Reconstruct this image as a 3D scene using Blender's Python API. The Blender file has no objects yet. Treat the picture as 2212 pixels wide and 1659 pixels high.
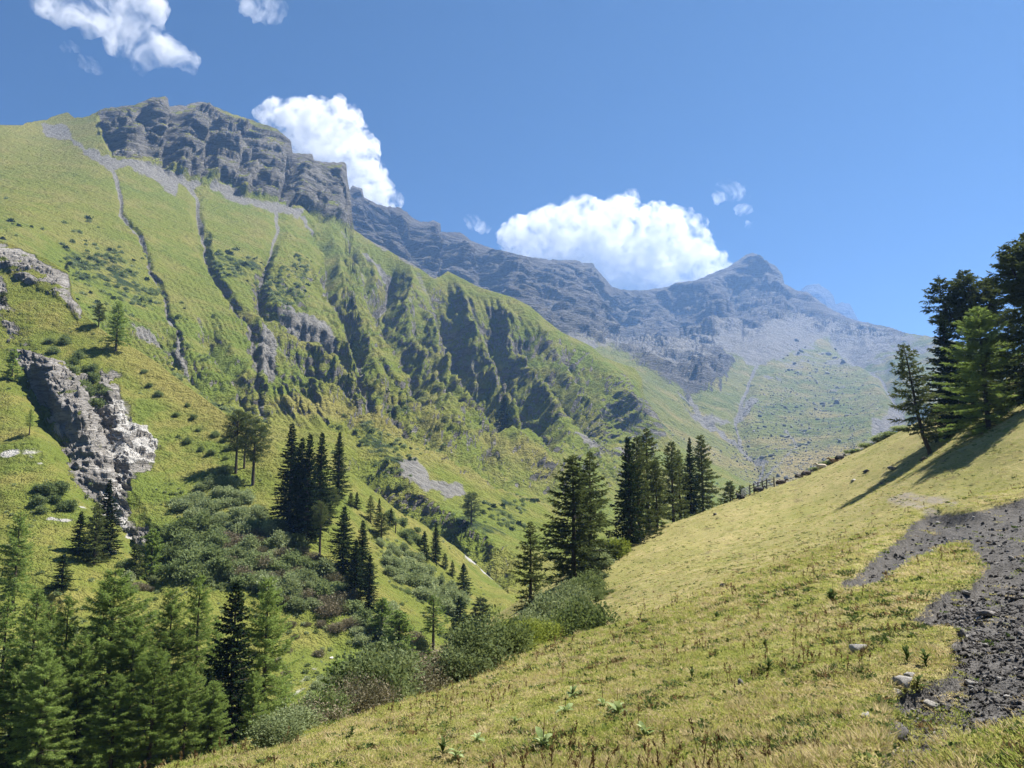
import bpy, math, random
import numpy as np

# ------------------------------------------------------------------ camera, sky, sun, exposure
SC = bpy.context.scene
COL = SC.collection
PITCH = math.radians(8.0)
SUN_AZ, SUN_EL = 64.0, 58.0          # degrees right of the view direction, degrees above the horizon

cam_data = bpy.data.cameras.new("camera")
cam_data.sensor_width = 36.0
cam_data.lens = 36.0 * 1662.0 / 2212.0
cam_data.clip_start = 0.1
cam_data.clip_end = 60000.0
cam = bpy.data.objects.new("camera", cam_data)
COL.objects.link(cam)
cam.location = (0, 0, 0)
cam.rotation_euler = (math.radians(90) + PITCH, 0, 0)
SC.camera = cam

world = bpy.data.worlds.new("World")
SC.world = world
world.use_nodes = True
wt = world.node_tree
wt.nodes.clear()
sky = wt.nodes.new("ShaderNodeTexSky")
sky.sky_type = 'NISHITA'
sky.sun_disc = False
sky.sun_elevation = math.radians(SUN_EL)
sky.sun_rotation = math.radians(SUN_AZ)
sky.altitude = 2000.0
sky.air_density = 1.0
sky.dust_density = 0.1
sky.ozone_density = 3.0
bg = wt.nodes.new("ShaderNodeBackground")
bg.inputs['Strength'].default_value = 0.05
wo = wt.nodes.new("ShaderNodeOutputWorld")
hsv = wt.nodes.new("ShaderNodeHueSaturation")
hsv.inputs['Saturation'].default_value = 1.32
hsv.inputs['Value'].default_value = 0.42
wt.links.new(sky.outputs[0], hsv.inputs['Color'])
wt.links.new(hsv.outputs[0], bg.inputs[0])
wt.links.new(bg.outputs[0], wo.inputs[0])

sun_data = bpy.data.lights.new("sun", 'SUN')
sun_data.energy = 5.0
sun_data.angle = math.radians(0.5)
sun_data.color = (1.0, 0.955, 0.88)
sun = bpy.data.objects.new("sun", sun_data)
COL.objects.link(sun)
_a, _e = math.radians(SUN_AZ), math.radians(SUN_EL)
SUN_DIR = np.array([math.sin(_a) * math.cos(_e), math.cos(_a) * math.cos(_e), math.sin(_e)])
from mathutils import Vector, Matrix
sun.rotation_euler = Vector(SUN_DIR).to_track_quat('Z', 'Y').to_euler()

SC.view_settings.view_transform = 'Standard'
SC.view_settings.look = 'None'
SC.view_settings.exposure = 1.45
SC.view_settings.gamma = 1.0
SC.view_settings.use_curve_mapping = False
SC.render.engine = 'CYCLES'
SC.cycles.max_bounces = 12
SC.cycles.diffuse_bounces = 3
SC.cycles.glossy_bounces = 2
SC.cycles.transmission_bounces = 3
SC.cycles.transparent_max_bounces = 8
SC.cycles.volume_bounces = 10
SC.cycles.use_denoising = True

# ------------------------------------------------------------------ survey of the photograph
# Every land form was surveyed as bearings (u, v: picture points on a 2212 x 1659 grid) with a distance Y in metres
# along the valley; at() turns one such reading into a place in the world.
SW, SH, SF = 2212.0, 1659.0, 1662.0
CP, SP = math.cos(PITCH), math.sin(PITCH)

def rays(u, v):
    xr = (np.asarray(u, float) - SW / 2) / SF
    yu = (SH / 2 - np.asarray(v, float)) / SF
    dy = CP - yu * SP
    return xr / dy, (SP + yu * CP) / dy

def at(u, v, Y):
    a, b = rays(u, v)
    return np.stack([a * Y, np.ones_like(a) * Y, b * Y], -1)

def project(p):
    p = np.asarray(p, float)
    x, y, z = p[..., 0], p[..., 1], p[..., 2]
    d = y * CP + z * SP
    up = -y * SP + z * CP
    return SW / 2 + SF * x / d, SH / 2 - SF * up / d

def tps(pts, vals, reg=0.0):
    pts = np.asarray(pts, float); vals = np.asarray(vals, float)
    c = pts.mean(0); s = pts.std()
    P = (pts - c) / s
    n = len(P)
    d2 = ((P[:, None] - P[None]) ** 2).sum(-1)
    K = 0.5 * d2 * np.log(d2 + 1e-12) + reg * np.eye(n)
    A = np.zeros((n + 3, n + 3))
    A[:n, :n] = K; A[:n, n] = 1; A[:n, n + 1:] = P; A[n, :n] = 1; A[n + 1:, :n] = P.T
    w = np.linalg.solve(A, np.concatenate([vals, np.zeros(3)]))
    def f(x, y):
        x = (np.asarray(x, float) - c[0]) / s; y = (np.asarray(y, float) - c[1]) / s
        r = w[n] + w[n + 1] * x + w[n + 2] * y
        for i in range(n):
            q = (x - P[i, 0]) ** 2 + (y - P[i, 1]) ** 2
            r = r + w[i] * 0.5 * q * np.log(q + 1e-12)
        return r
    return f

# ------------------------------------------------------------------ noise
_rng = np.random.RandomState(7)
_perm = _rng.permutation(512).astype(np.int32)
_grad = _rng.normal(size=(512, 3)).astype(np.float32)
_grad /= np.linalg.norm(_grad, axis=1, keepdims=True)

def perlin(x, y, z):
    x, y, z = (np.asarray(a, np.float32) for a in np.broadcast_arrays(x, y, z))
    xi, yi, zi = np.floor(x), np.floor(y), np.floor(z)
    fx, fy, fz = x - xi, y - yi, z - zi
    xi, yi, zi = xi.astype(np.int32), yi.astype(np.int32), zi.astype(np.int32)
    ux, uy, uz = (t * t * t * (t * (t * 6 - 15) + 10) for t in (fx, fy, fz))
    def corner(i, j, k):
        h = _perm[(xi + i) & 511]
        h = _perm[(h + yi + j) & 511]
        h = _perm[(h + zi + k) & 511]
        g = _grad[h]
        return g[..., 0] * (fx - i) + g[..., 1] * (fy - j) + g[..., 2] * (fz - k)
    def lerp(a, b, t): return a + t * (b - a)
    r = lerp(lerp(lerp(corner(0, 0, 0), corner(1, 0, 0), ux), lerp(corner(0, 1, 0), corner(1, 1, 0), ux), uy),
             lerp(lerp(corner(0, 0, 1), corner(1, 0, 1), ux), lerp(corner(0, 1, 1), corner(1, 1, 1), ux), uy), uz)
    return r * 1.6

def fbm(x, y, z, octv=4, gain=0.5, ridged=False):
    r = 0.0; a = 1.0; tot = 0.0
    for i in range(octv):
        n = perlin(x * 2 ** i + 17.3 * i, y * 2 ** i - 9.1 * i, z * 2 ** i + 4.7 * i)
        r = r + a * ((1 - 2 * np.abs(n)) if ridged else n)
        tot += a; a *= gain
    return r / tot

def sstep(a, b, x):
    t = np.clip((x - a) / (b - a), 0, 1)
    return t * t * (3 - 2 * t)

def cells(x, y, z):
    """cellular pattern: a random value per cell and the distance to its border (blocky, fractured rock)"""
    x, y, z = (np.asarray(a, np.float32) for a in (x, y, z))
    xi, yi, zi = np.floor(x).astype(np.int32), np.floor(y).astype(np.int32), np.floor(z).astype(np.int32)
    d1 = np.full(x.shape, 1e9, np.float32); d2 = d1.copy(); val = np.zeros(x.shape, np.float32)
    for i in (-1, 0, 1):
        for j in (-1, 0, 1):
            for k in (-1, 0, 1):
                h = _perm[(xi + i) & 511]; h = _perm[(h + yi + j) & 511]; h = _perm[(h + zi + k) & 511]
                g = _grad[h]
                dx = xi + i + .5 + .45 * g[..., 0] - x; dy = yi + j + .5 + .45 * g[..., 1] - y; dz = zi + k + .5 + .45 * g[..., 2] - z
                d = dx * dx + dy * dy + dz * dz
                nearer = d < d1
                d2 = np.where(nearer, d1, np.minimum(d2, d)); val = np.where(nearer, h / 511.0, val); d1 = np.where(nearer, d, d1)
    return val - 0.5, np.sqrt(d2) - np.sqrt(d1)

# ------------------------------------------------------------------ outlines and features in survey bearings
def pline(pts):
    p = np.array(pts, float)
    return lambda u: np.interp(u, p[:, 0], p[:, 1])

def line_dist(U, V, pts, reach):
    """signed distance to a polyline (positive to the right of its direction of travel seen on a picture grid, i.e. u grows
    for a line going down) and the position 0..1 along it"""
    best = np.full(U.shape, 1e9); sign = np.ones(U.shape); tt = np.zeros(U.shape)
    pts = np.array(pts, float)
    L = np.concatenate([[0], np.cumsum(np.linalg.norm(np.diff(pts, axis=0), axis=1))])
    m = (U > pts[:, 0].min() - reach) & (U < pts[:, 0].max() + reach) & (V > pts[:, 1].min() - reach) & (V < pts[:, 1].max() + reach)
    if not m.any():
        return best, tt
    u, v = U[m], V[m]
    b = best[m]; s = sign[m]; t_ = tt[m]
    for i in range(len(pts) - 1):
        a, c = pts[i], pts[i + 1]
        d = c - a; l2 = (d ** 2).sum()
        t = np.clip(((u - a[0]) * d[0] + (v - a[1]) * d[1]) / l2, 0, 1)
        ex, ey = u - a[0] - t * d[0], v - a[1] - t * d[1]
        q = np.hypot(ex, ey)
        k = q < b
        b = np.where(k, q, b)
        cr = -(d[0] * ey - d[1] * ex)
        s = np.where(k, np.where(cr >= 0, 1.0, -1.0), s)
        t_ = np.where(k, (L[i] + t * (L[i + 1] - L[i])) / L[-1], t_)
    best[m] = b * s; tt[m] = t_
    return best, tt

def poly_mask(U, V, poly, soft=10.0, wob=None):
    """1 inside the polygon, fading over soft units at its rim"""
    poly = np.array(poly, float)
    inside = np.zeros(U.shape, bool)
    n = len(poly)
    if wob is not None:
        U = U + wob[0]; V = V + wob[1]
    m = (U > poly[:, 0].min() - soft) & (U < poly[:, 0].max() + soft) & (V > poly[:, 1].min() - soft) & (V < poly[:, 1].max() + soft)
    out = np.zeros(U.shape)
    if not m.any(): return out
    u, v = U[m], V[m]
    ins = np.zeros(u.shape, bool); d = np.full(u.shape, 1e9)
    for i in range(n):
        a, c = poly[i], poly[(i + 1) % n]
        cond = ((a[1] > v) != (c[1] > v))
        with np.errstate(divide='ignore', invalid='ignore'):
            xi = (c[0] - a[0]) * (v - a[1]) / (c[1] - a[1]) + a[0]
        ins ^= cond & (u < xi)
        e = c - a; l2 = (e ** 2).sum() + 1e-9
        t = np.clip(((u - a[0]) * e[0] + (v - a[1]) * e[1]) / l2, 0, 1)
        d = np.minimum(d, np.hypot(u - a[0] - t * e[0], v - a[1] - t * e[1]))
    sd = np.where(ins, d, -d)
    out[m] = sstep(-soft, soft, sd)
    return out

# ------------------------------------------------------------------ mesh helpers
def new_mesh(name, verts, faces, mat=None, smooth=True, mask=None):
    verts = np.asarray(verts, np.float32); faces = np.asarray(faces, np.int32)
    me = bpy.data.meshes.new(name)
    me.vertices.add(len(verts)); me.vertices.foreach_set("co", verts.ravel())
    k = faces.shape[1]
    me.loops.add(faces.size); me.loops.foreach_set("vertex_index", faces.ravel())
    me.polygons.add(len(faces))
    me.polygons.foreach_set("loop_start", np.arange(0, faces.size, k, dtype=np.int32))
    if smooth:
        me.polygons.foreach_set("use_smooth", np.ones(len(faces), bool))
    me.update(calc_edges=True)
    if mask is not None:
        at_ = me.attributes.new("mask", 'FLOAT_COLOR', 'POINT')
        at_.data.foreach_set("color", np.asarray(mask, np.float32).ravel())
    if mat is not None:
        for m_ in (mat if isinstance(mat, (list, tuple)) else [mat]):
            me.materials.append(m_)
    return me

def link(name, data, parent=None, loc=None, rot=None, scale=None):
    o = bpy.data.objects.new(name, data)
    COL.objects.link(o)
    if parent is not None: o.parent = parent
    if loc is not None: o.location = loc
    if rot is not None: o.rotation_euler = rot
    if scale is not None: o.scale = (scale, scale, scale) if np.isscalar(scale) else scale
    return o

def tag(o, label=None, cat=None, group=None, kind=None):
    if label: o['label'] = label
    if cat: o['category'] = cat
    if group: o['group'] = group
    if kind: o['kind'] = kind
    return o

def grid_faces(nr, nc):
    i = np.arange(nr * nc).reshape(nr, nc)
    return np.stack([i[:-1, :-1], i[:-1, 1:], i[1:, 1:], i[1:, :-1]], -1).reshape(-1, 4)

def grid_normals(P):
    du = np.gradient(P, axis=1); dv = np.gradient(P, axis=0)
    n = np.cross(du, dv)
    n /= np.linalg.norm(n, axis=-1, keepdims=True) + 1e-12
    return n * np.where(n[..., 2:3] < 0, -1, 1)

def blur(a, n=1):
    for _ in range(n):
        p = np.pad(a, ((1, 1), (1, 1)) + ((0, 0),) * (a.ndim - 2), mode='edge')
        a = (p[:-2, 1:-1] + p[2:, 1:-1] + p[1:-1, :-2] + p[1:-1, 2:] + 2 * p[1:-1, 1:-1]) / 6
    return a

# ------------------------------------------------------------------ materials
class NT:
    def __init__(self, name):
        self.m = bpy.data.materials.new(name); self.m.use_nodes = True
        self.t = self.m.node_tree; self.t.nodes.clear()
        self.out = self.n("ShaderNodeOutputMaterial")
    def n(self, ty, **kw):
        nd = self.t.nodes.new(ty)
        for k, v in kw.items(): setattr(nd, k, v)
        return nd
    def l(self, a, b): self.t.links.new(a, b)
    def val(self, sock, x):
        if hasattr(x, 'is_output'): self.l(x, sock)
        elif isinstance(x, (tuple, list)) and len(x) == 3 and len(sock.default_value) == 4: sock.default_value = (*x, 1)
        else: sock.default_value = x
    def noise(self, scale, detail=3, rough=0.55, vec=None, dist=0.0, typ='FBM'):
        nd = self.n("ShaderNodeTexNoise")
        nd.inputs['Scale'].default_value = scale; nd.inputs['Detail'].default_value = detail
        nd.inputs['Roughness'].default_value = rough; nd.inputs['Distortion'].default_value = dist
        if vec is not None: self.l(vec, nd.inputs['Vector'])
        return nd.outputs['Fac']
    def ramp(self, fac, a, b, lo=0.0, hi=1.0):
        nd = self.n("ShaderNodeMapRange"); nd.interpolation_type = 'SMOOTHSTEP'
        self.l(fac, nd.inputs['Value'])
        for k, x in zip(('From Min', 'From Max', 'To Min', 'To Max'), (a, b, lo, hi)): nd.inputs[k].default_value = x
        return nd.outputs['Result']
    def mix(self, fac, a, b):
        nd = self.n("ShaderNodeMix"); nd.data_type = 'RGBA'
        self.val(nd.inputs['Factor'], fac)
        self.val(nd.inputs[6], a); self.val(nd.inputs[7], b)
        return nd.outputs[2]
    def math(self, op, a, b=0.0, c=None, clamp=False):
        nd = self.n("ShaderNodeMath"); nd.operation = op; nd.use_clamp = clamp
        self.val(nd.inputs[0], a); self.val(nd.inputs[1], b)
        if c is not None: self.val(nd.inputs[2], c)
        return nd.outputs[0]
    def coords(self, scale=(1, 1, 1), rot=(0, 0, 0)):
        if not hasattr(self, 'tc'): self.tc = self.n("ShaderNodeTexCoord")
        mp = self.n("ShaderNodeMapping")
        mp.inputs['Scale'].default_value = scale; mp.inputs['Rotation'].default_value = rot
        self.l(self.tc.outputs['Object'], mp.inputs['Vector'])
        return mp.outputs[0]
    def bump(self, h, dist, strength=1.0, normal=None):
        nd = self.n("ShaderNodeBump"); nd.inputs['Strength'].default_value = strength; nd.inputs['Distance'].default_value = dist
        self.l(h, nd.inputs['Height'])
        if normal is not None: self.l(normal, nd.inputs['Normal'])
        return nd.outputs[0]
    def principled(self, color, rough=0.9, normal=None, spec=0.2):
        p = self.n("ShaderNodeBsdfPrincipled")
        self.val(p.inputs['Base Color'], color); self.val(p.inputs['Roughness'], rough)
        p.inputs['Specular IOR Level'].default_value = spec
        if normal is not None: self.l(normal, p.inputs['Normal'])
        self.l(p.outputs[0], self.out.inputs['Surface'])
        return p

def terrain_mat(name, S, grass, grass2, dry, rock, rock2, scree, shrub, speck=1.0, bump=1.0, strata=0.0):
    """S: size in metres of the coarsest blotches. mask colour: r rock, g scree, b dry grass, a shrubby cover"""
    t = NT(name)
    att = t.n("ShaderNodeAttribute"); att.attribute_name = "mask"
    sep = t.n("ShaderNodeSeparateColor"); t.l(att.outputs['Color'], sep.inputs[0])
    mr, mg, mb, ma = sep.outputs[0], sep.outputs[1], sep.outputs[2], att.outputs['Alpha']
    c = t.coords()
    n1 = t.noise(1.0 / S, 4, 0.6, c)
    n2 = t.noise(6.0 / S, 5, 0.62, c)
    n3 = t.noise(34.0 / S, 4, 0.65, c)
    n4 = t.noise(160.0 / S, 3, 0.6, c)
    g = t.mix(t.ramp(n1, 0.35, 0.65), grass, grass2)
    g = t.mix(t.ramp(n2, 0.42, 0.68, 0, 0.75), g, dry)
    dryf = t.math('MULTIPLY', mb, t.ramp(n3, 0.25, 0.6, 0.55, 1.0))
    g = t.mix(dryf, g, dry)
    g = t.mix(t.ramp(n3, 0.5, 0.72, 0, 0.45 * speck), g, tuple(x * 0.42 for x in grass2))
    g = t.mix(t.ramp(n4, 0.52, 0.75, 0, 0.5 * speck), g, tuple(x * 0.4 for x in grass))
    # rock: tilted beds
    cs = t.coords((0.5, 0.5, 3.2), (0.12, 0.1, 0))
    r1 = t.noise(10.0 / S, 6, 0.62, cs, 0.6)
    r2 = t.noise(60.0 / S, 5, 0.65, cs, 0.3)
    rk = t.mix(t.ramp(r1, 0.35, 0.66), rock, rock2)
    rk = t.mix(t.ramp(r2, 0.45, 0.75, 0, 0.8), rk, tuple(x * 0.45 for x in rock))
    rk = t.mix(t.ramp(r2, 0.46, 0.26, 0, 0.5), rk, tuple(min(1, x * 1.5) for x in rock2))
    sc_ = t.mix(t.ramp(n3, 0.35, 0.7), scree, tuple(x * 0.68 for x in scree))
    sc_ = t.mix(t.ramp(n4, 0.5, 0.7, 0, 0.6), sc_, tuple(x * 0.5 for x in scree))
    sh = t.mix(t.ramp(n4, 0.4, 0.65), shrub, tuple(x * 0.5 for x in shrub))
    # masks broken up by noise
    def brk(m, n, w):
        return t.ramp(t.math('ADD', m, t.math('MULTIPLY', t.math('SUBTRACT', n, 0.5), w)), 0.36, 0.64)
    col = t.mix(brk(ma, n3, 0.9), g, sh)
    col = t.mix(brk(mg, n3, 0.8), col, sc_)
    col = t.mix(brk(mr, r2, 0.9), col, rk)
    h = t.math('ADD', t.math('MULTIPLY', n3, 1.0), t.math('MULTIPLY', n4, 0.35))
    hr = t.math('ADD', t.math('MULTIPLY', r1, 1.6), t.math('MULTIPLY', r2, 1.2))
    hh = t.n("ShaderNodeMix"); hh.data_type = 'FLOAT'
    t.l(brk(mr, r2, 0.9), hh.inputs['Factor']); t.l(h, hh.inputs[2]); t.l(hr, hh.inputs[3])
    nb = t.bump(hh.outputs[0], S * 0.05 * bump, 0.9)
    t.principled(col, 0.92, nb, 0.08)
    return t.m

# ------------------------------------------------------------------ clouds beyond the haze
def fuse(shapes, voxel, name):
    """one continuous skin round several overlapping closed shapes: (verts, faces) after a voxel remesh"""
    V_, F_, n = [], [], 0
    for v, f in shapes:
        V_.append(np.asarray(v)); F_ += [tuple(int(i) + n for i in q) for q in f]; n += len(v)
    me = bpy.data.meshes.new(name + "_raw"); me.from_pydata(np.concatenate(V_).tolist(), [], F_)
    ob = bpy.data.objects.new(name + "_raw", me); COL.objects.link(ob)
    md = ob.modifiers.new("remesh", 'REMESH'); md.mode = 'VOXEL'; md.voxel_size = voxel
    dg = bpy.context.evaluated_depsgraph_get(); dg.update()
    ev = ob.evaluated_get(dg); m2 = ev.to_mesh()
    co = np.zeros(len(m2.vertices) * 3, np.float32); m2.vertices.foreach_get("co", co)
    nn = np.zeros(len(m2.vertices) * 3, np.float32); m2.vertices.foreach_get("normal", nn)
    fc = np.array([p.vertices[:] for p in m2.polygons if len(p.vertices) == 4], np.int32)
    ev.to_mesh_clear(); bpy.data.objects.remove(ob); bpy.data.meshes.remove(me)
    return co.reshape(-1, 3), nn.reshape(-1, 3), fc

import bmesh
def ico(sub=2):
    bm = bmesh.new(); bmesh.ops.create_icosphere(bm, subdivisions=sub, radius=1.0)
    v = np.array([x.co[:] for x in bm.verts]); f = [[x.index for x in q.verts] for q in bm.faces]
    bm.free(); return v, f
ICO2, ICO3 = ico(2), ico(3)

def cloud_mat(name, dens, wispy):
    t = NT(name)
    pv = t.n("ShaderNodeVolumePrincipled")
    pv.inputs['Color'].default_value = (1.0, 1.0, 1.0, 1)
    pv.inputs['Anisotropy'].default_value = 0.15
    if wispy:
        c = t.coords()
        n = t.noise(1 / 330, 5, .65, c, .8)
        t.l(t.math('MULTIPLY', t.ramp(n, .43, .75), dens), pv.inputs['Density'])
    else:
        c = t.coords()
        n = t.noise(1 / 170, 6, .66, c, .5)
        t.l(t.math('MULTIPLY', t.ramp(n, .42, .66), dens), pv.inputs['Density'])
    t.l(pv.outputs[0], t.out.inputs['Volume'])
    return t.m
M_cloud = cloud_mat("cumulus_cloud", 0.0125, False)
M_wisp = cloud_mat("thin_cloud", 0.0075, True)
M_wisp2 = cloud_mat("thinner_cloud", 0.006, True)

CLOUDS = [
    ([(1130, 520, 50), (1100, 500, 25), (1190, 500, 50), (1240, 468, 36), (1266, 446, 15), (1262, 520, 60), (1330, 480, 48), (1354, 448, 30), (1364, 430, 14), (1400, 490, 50), (1450, 482, 34), (1480, 470, 20), (1502, 490, 18), (1420, 560, 70),
      (1330, 570, 70), (1480, 560, 60), (1530, 582, 40), (1380, 610, 40), (1230, 545, 40), (1510, 525, 20), (1180, 545, 35)], 9500, M_cloud, "large white cumulus cloud behind the saddle left of the pointed far peak", 1.0),
    ([(600, 250, 28), (572, 256, 14), (640, 255, 36), (690, 255, 36), (720, 242, 20), (735, 226, 9), (742, 265, 32), (690, 300, 60), (762, 312, 40), (790, 322, 24), (805, 332, 10), (760, 360, 48), (802, 385, 30), (830, 402, 20), (790, 420, 46), (842, 432, 16), (650, 300, 40)],
     9000, M_cloud, "bright cumulus cloud rising behind the shoulder of the left cliffs", 1.0),
    ([(90, 0, 22), (130, 18, 26), (170, 8, 40), (220, 25, 40), (260, 50, 38), (300, 15, 50), (335, 28, 22), (290, 75, 42), (320, 100, 34), (300, 122, 24), (350, 105, 30), (382, 124, 24), (405, 130, 18), (250, 88, 18), (200, 50, 22)],
     8200, M_wisp, "long ragged cloud streaming across the upper left corner", 1.4),
    ([(540, 8, 24), (580, 2, 26), (602, 14, 16), (562, 30, 18), (592, 36, 13)], 8200, M_wisp2, "small thin cloud at the top edge, right of the ragged one", 1.4),
    ([(1024, 480, 15), (1040, 490, 13), (1013, 473, 8), (1052, 493, 8)], 9500, M_wisp, "tiny cloud puff just left of the large cumulus", 1.3),
    ([(1552, 428, 11), (1562, 405, 13), (1580, 414, 19), (1602, 418, 15), (1612, 450, 11), (1598, 455, 9), (1621, 486, 8), (1570, 398, 9)], 9500, M_wisp, "frayed cloud scrap high above the pointed far peak", 1.4),
    ([(190, 138, 16), (210, 147, 12), (178, 128, 8)], 8200, M_wisp2, "faint small cloud scrap below the long ragged cloud", 1.4),
    ([(150, 100, 11), (165, 104, 8), (138, 104, 7)], 8200, M_wisp2, "faintest cloud scrap, left under the long ragged cloud", 1.4),
]
_crng = np.random.RandomState(4)
for blobs, Yc, mat, lab, amp in CLOUDS:
    shp = []
    for u, v, r in blobs:
        c = at(u, v, Yc + _crng.uniform(-.6, .6) * r * 5)
        R = r * Yc / SF / CP
        shp.append((ICO3[0] * R * np.array([1, 1.0, .96]) + c, ICO3[1]))
    big = max(r for _, _, r in blobs) * Yc / SF
    co, nn, fc = fuse(shp, float(np.clip(big / 11, 7, 22)), "cloud")
    c = co.astype(float)
    s = float(np.clip(big, 60, 330))
    bil = (1 - 2 * np.abs(perlin(*(c / (s * .9)).T))) * .5 + (.8 - 2 * np.abs(perlin(*(c / (s * .42) + 9).T))) * .30 + (.6 - 2 * np.abs(perlin(*(c / (s * .2) + 5).T))) * .2 + (.6 - 2 * np.abs(perlin(*(c / (s * .1) + 2).T))) * .1
    co = c + nn * (bil * s * .42 * amp)[:, None]
    co, nn, fc = fuse([(co, fc)], float(np.clip(big / 13, 6, 17)), "cloud")      # clears folds
    c = co.astype(float)
    co = c + nn * (s * (.05 * fbm(*(c / (s * .16)).T, 3, .65) + .03 * perlin(*(c / (s * .05)).T)))[:, None]
    ctr = co.mean(0)
    o = link("cloud", new_mesh("cloud", co - ctr, fc, mat, True), None, tuple(ctr))
    tag(o, lab, "cloud", "clouds")
SC.cycles.volume_step_rate = 1.0
SC.cycles.volume_max_steps = 256

# ------------------------------------------------------------------ land forms
def vee(U, V, feats, wob, scale=1.0, ragged=0.0):
    """gullies: V-cut offsets; each (points, left width, right width, depth) ; the deepest wins"""
    off = np.zeros(U.shape)
    for pts, wl, wr, A in feats:
        d, t = line_dist(U + wob[0], V + wob[1], pts, max(wl, wr) + 30)
        if ragged:
            near = np.abs(d) < 200
            rg = 1 + ragged * np.where(near, _RAG(U, V), 0)
            d = d * rg
        tap = sstep(0, 0.28, t) * 0.85 + 0.15
        tap = tap * (1 - 0.4 * sstep(0.8, 1.0, t))
        o = np.where(d < 0, np.clip(1 + d / wl, 0, 1) ** 1.25, np.clip(1 - d / wr, 0, 1)) * A * tap
        off = np.maximum(off, o)
    return off

_rag = {}
def _RAG(U, V):
    k = id(U)
    if k not in _rag:
        _rag.clear(); _rag[k] = 0.75 * fbm(U / 26, V / 14, 33.3, 4, 0.6)
    return _rag[k]

def relief(name, u0, u1, nu, top, bot, nv, ctrl, shape, mat, label_kind='structure', skirt=((25, .25), (120, .45), (500, .6)), reg=1e-3, jag=None):
    us = np.linspace(u0, u1, nu)
    vt = pline(top)(us); vb = pline(bot)(us)
    if jag is not None: vt = vt + jag(us)
    t = np.linspace(0, 1, nv)[:, None]
    U = np.repeat(us[None], nv, 0)
    kw = max(3, int(70 / (us[1] - us[0]))); ker = np.hanning(kw + 2)[1:-1]; ker /= ker.sum()
    vs = np.convolve(np.pad(vt, (kw, kw), mode='edge'), ker, mode='same')[kw:-kw]        # rows follow a smoothed skyline, the last ones the skyline itself
    V = vb[None] + (vs - vb)[None] * t + (vt - vs)[None] * t ** 6
    c = np.array(ctrl, float)
    f = tps(c[:, :2], np.log(c[:, 2]), reg)
    Y = np.exp(f(U, V))
    P = at(U, V, Y)
    N = grid_normals(P)
    _sky, _ = line_dist(U, V, list(zip(us[::3], vt[::3])) if nu < 200 else top, 60)
    edge = sstep(0, 34, np.abs(_sky))          # displacement eases off at the skyline
    D = shape['disp'](P, U, V)
    P = P + N * (D * (0.06 + 0.94 * edge))[..., None]
    if 'detail' in shape:
        N2 = grid_normals(P)
        P = P + N2 * (shape['detail'](P, U, V, N2) * (0.12 + 0.88 * edge))[..., None]
    N2 = grid_normals(P)
    mask = shape['mask'](P, U, V, N2)
    # the land goes on behind the skyline
    rows = [P]; mk = [mask]
    last = P[-1]
    h = last[:, :2] / np.linalg.norm(last[:, :2], axis=1, keepdims=True)
    for d, s in skirt:
        q = last.copy(); q[:, :2] += h * d; q[:, 2] -= d * s
        rows.append(q[None]); mk.append(mask[-1:])
    P2 = np.concatenate(rows, 0); M2 = np.concatenate(mk, 0)
    me = new_mesh(name, P2.reshape(-1, 3), grid_faces(P2.shape[0], nu)[:, ::-1], mat, True, M2.reshape(-1, 4))
    o = link(name, me); tag(o, kind=label_kind)
    return dict(obj=o, P=P, U=U, V=V, N=N2, mask=mask, us=us, vt=vt, vb=vb, nv=nv)

def pick(L, u, v):
    """the point of a built slope at bearing (u, v) as laid out (bilinear in its grid)"""
    nu = len(L['us'])
    a = np.interp(u, L['us'], np.arange(nu))
    i = int(np.clip(a, 0, nu - 2))
    b = np.interp(-v, -L['V'][:, i], np.arange(L['nv']))
    j = int(np.clip(b, 0, L['nv'] - 2))
    fa, fb = a - i, b - j
    P = L['P']
    return (P[j, i] * (1 - fa) + P[j, i + 1] * fa) * (1 - fb) + (P[j + 1, i] * (1 - fa) + P[j + 1, i + 1] * fa) * fb

def wobble(U, V, s, a, seed):
    return a * fbm(U / s, V / s, seed, 3), a * fbm(U / s, V / s, seed + 40.5, 3)

GRASS = (0.135, 0.165, 0.028); GRASS2 = (0.095, 0.15, 0.024); DRY = (0.235, 0.195, 0.062)
M_near = terrain_mat("near_slope_ground", 60.0, (0.16, 0.178, 0.036), (0.13, 0.168, 0.032), (0.25, 0.22, 0.065), (0.29, 0.27, 0.245), (0.50, 0.47, 0.43), (0.52, 0.50, 0.465), (0.05, 0.075, 0.022), 1.0, 0.8)
M_mtn = terrain_mat("mountain_ground", 160.0, (0.165, 0.185, 0.028), (0.135, 0.175, 0.028), (0.235, 0.21, 0.06), (0.145, 0.135, 0.118), (0.30, 0.28, 0.248), (0.24, 0.228, 0.205), (0.045, 0.068, 0.022), 1.0, 0.9)
M_far = terrain_mat("far_mountain_ground", 420.0, (0.17, 0.18, 0.045), (0.13, 0.155, 0.04), (0.29, 0.23, 0.095), (0.10, 0.092, 0.083), (0.20, 0.185, 0.165), (0.235, 0.22, 0.195), (0.05, 0.07, 0.03), 1.0, 1.0)
M_peak = terrain_mat("distant_peak_rock", 500.0, GRASS, GRASS2, DRY, (0.08, 0.08, 0.08), (0.14, 0.13, 0.13), (0.25, 0.25, 0.25), GRASS2)

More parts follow.
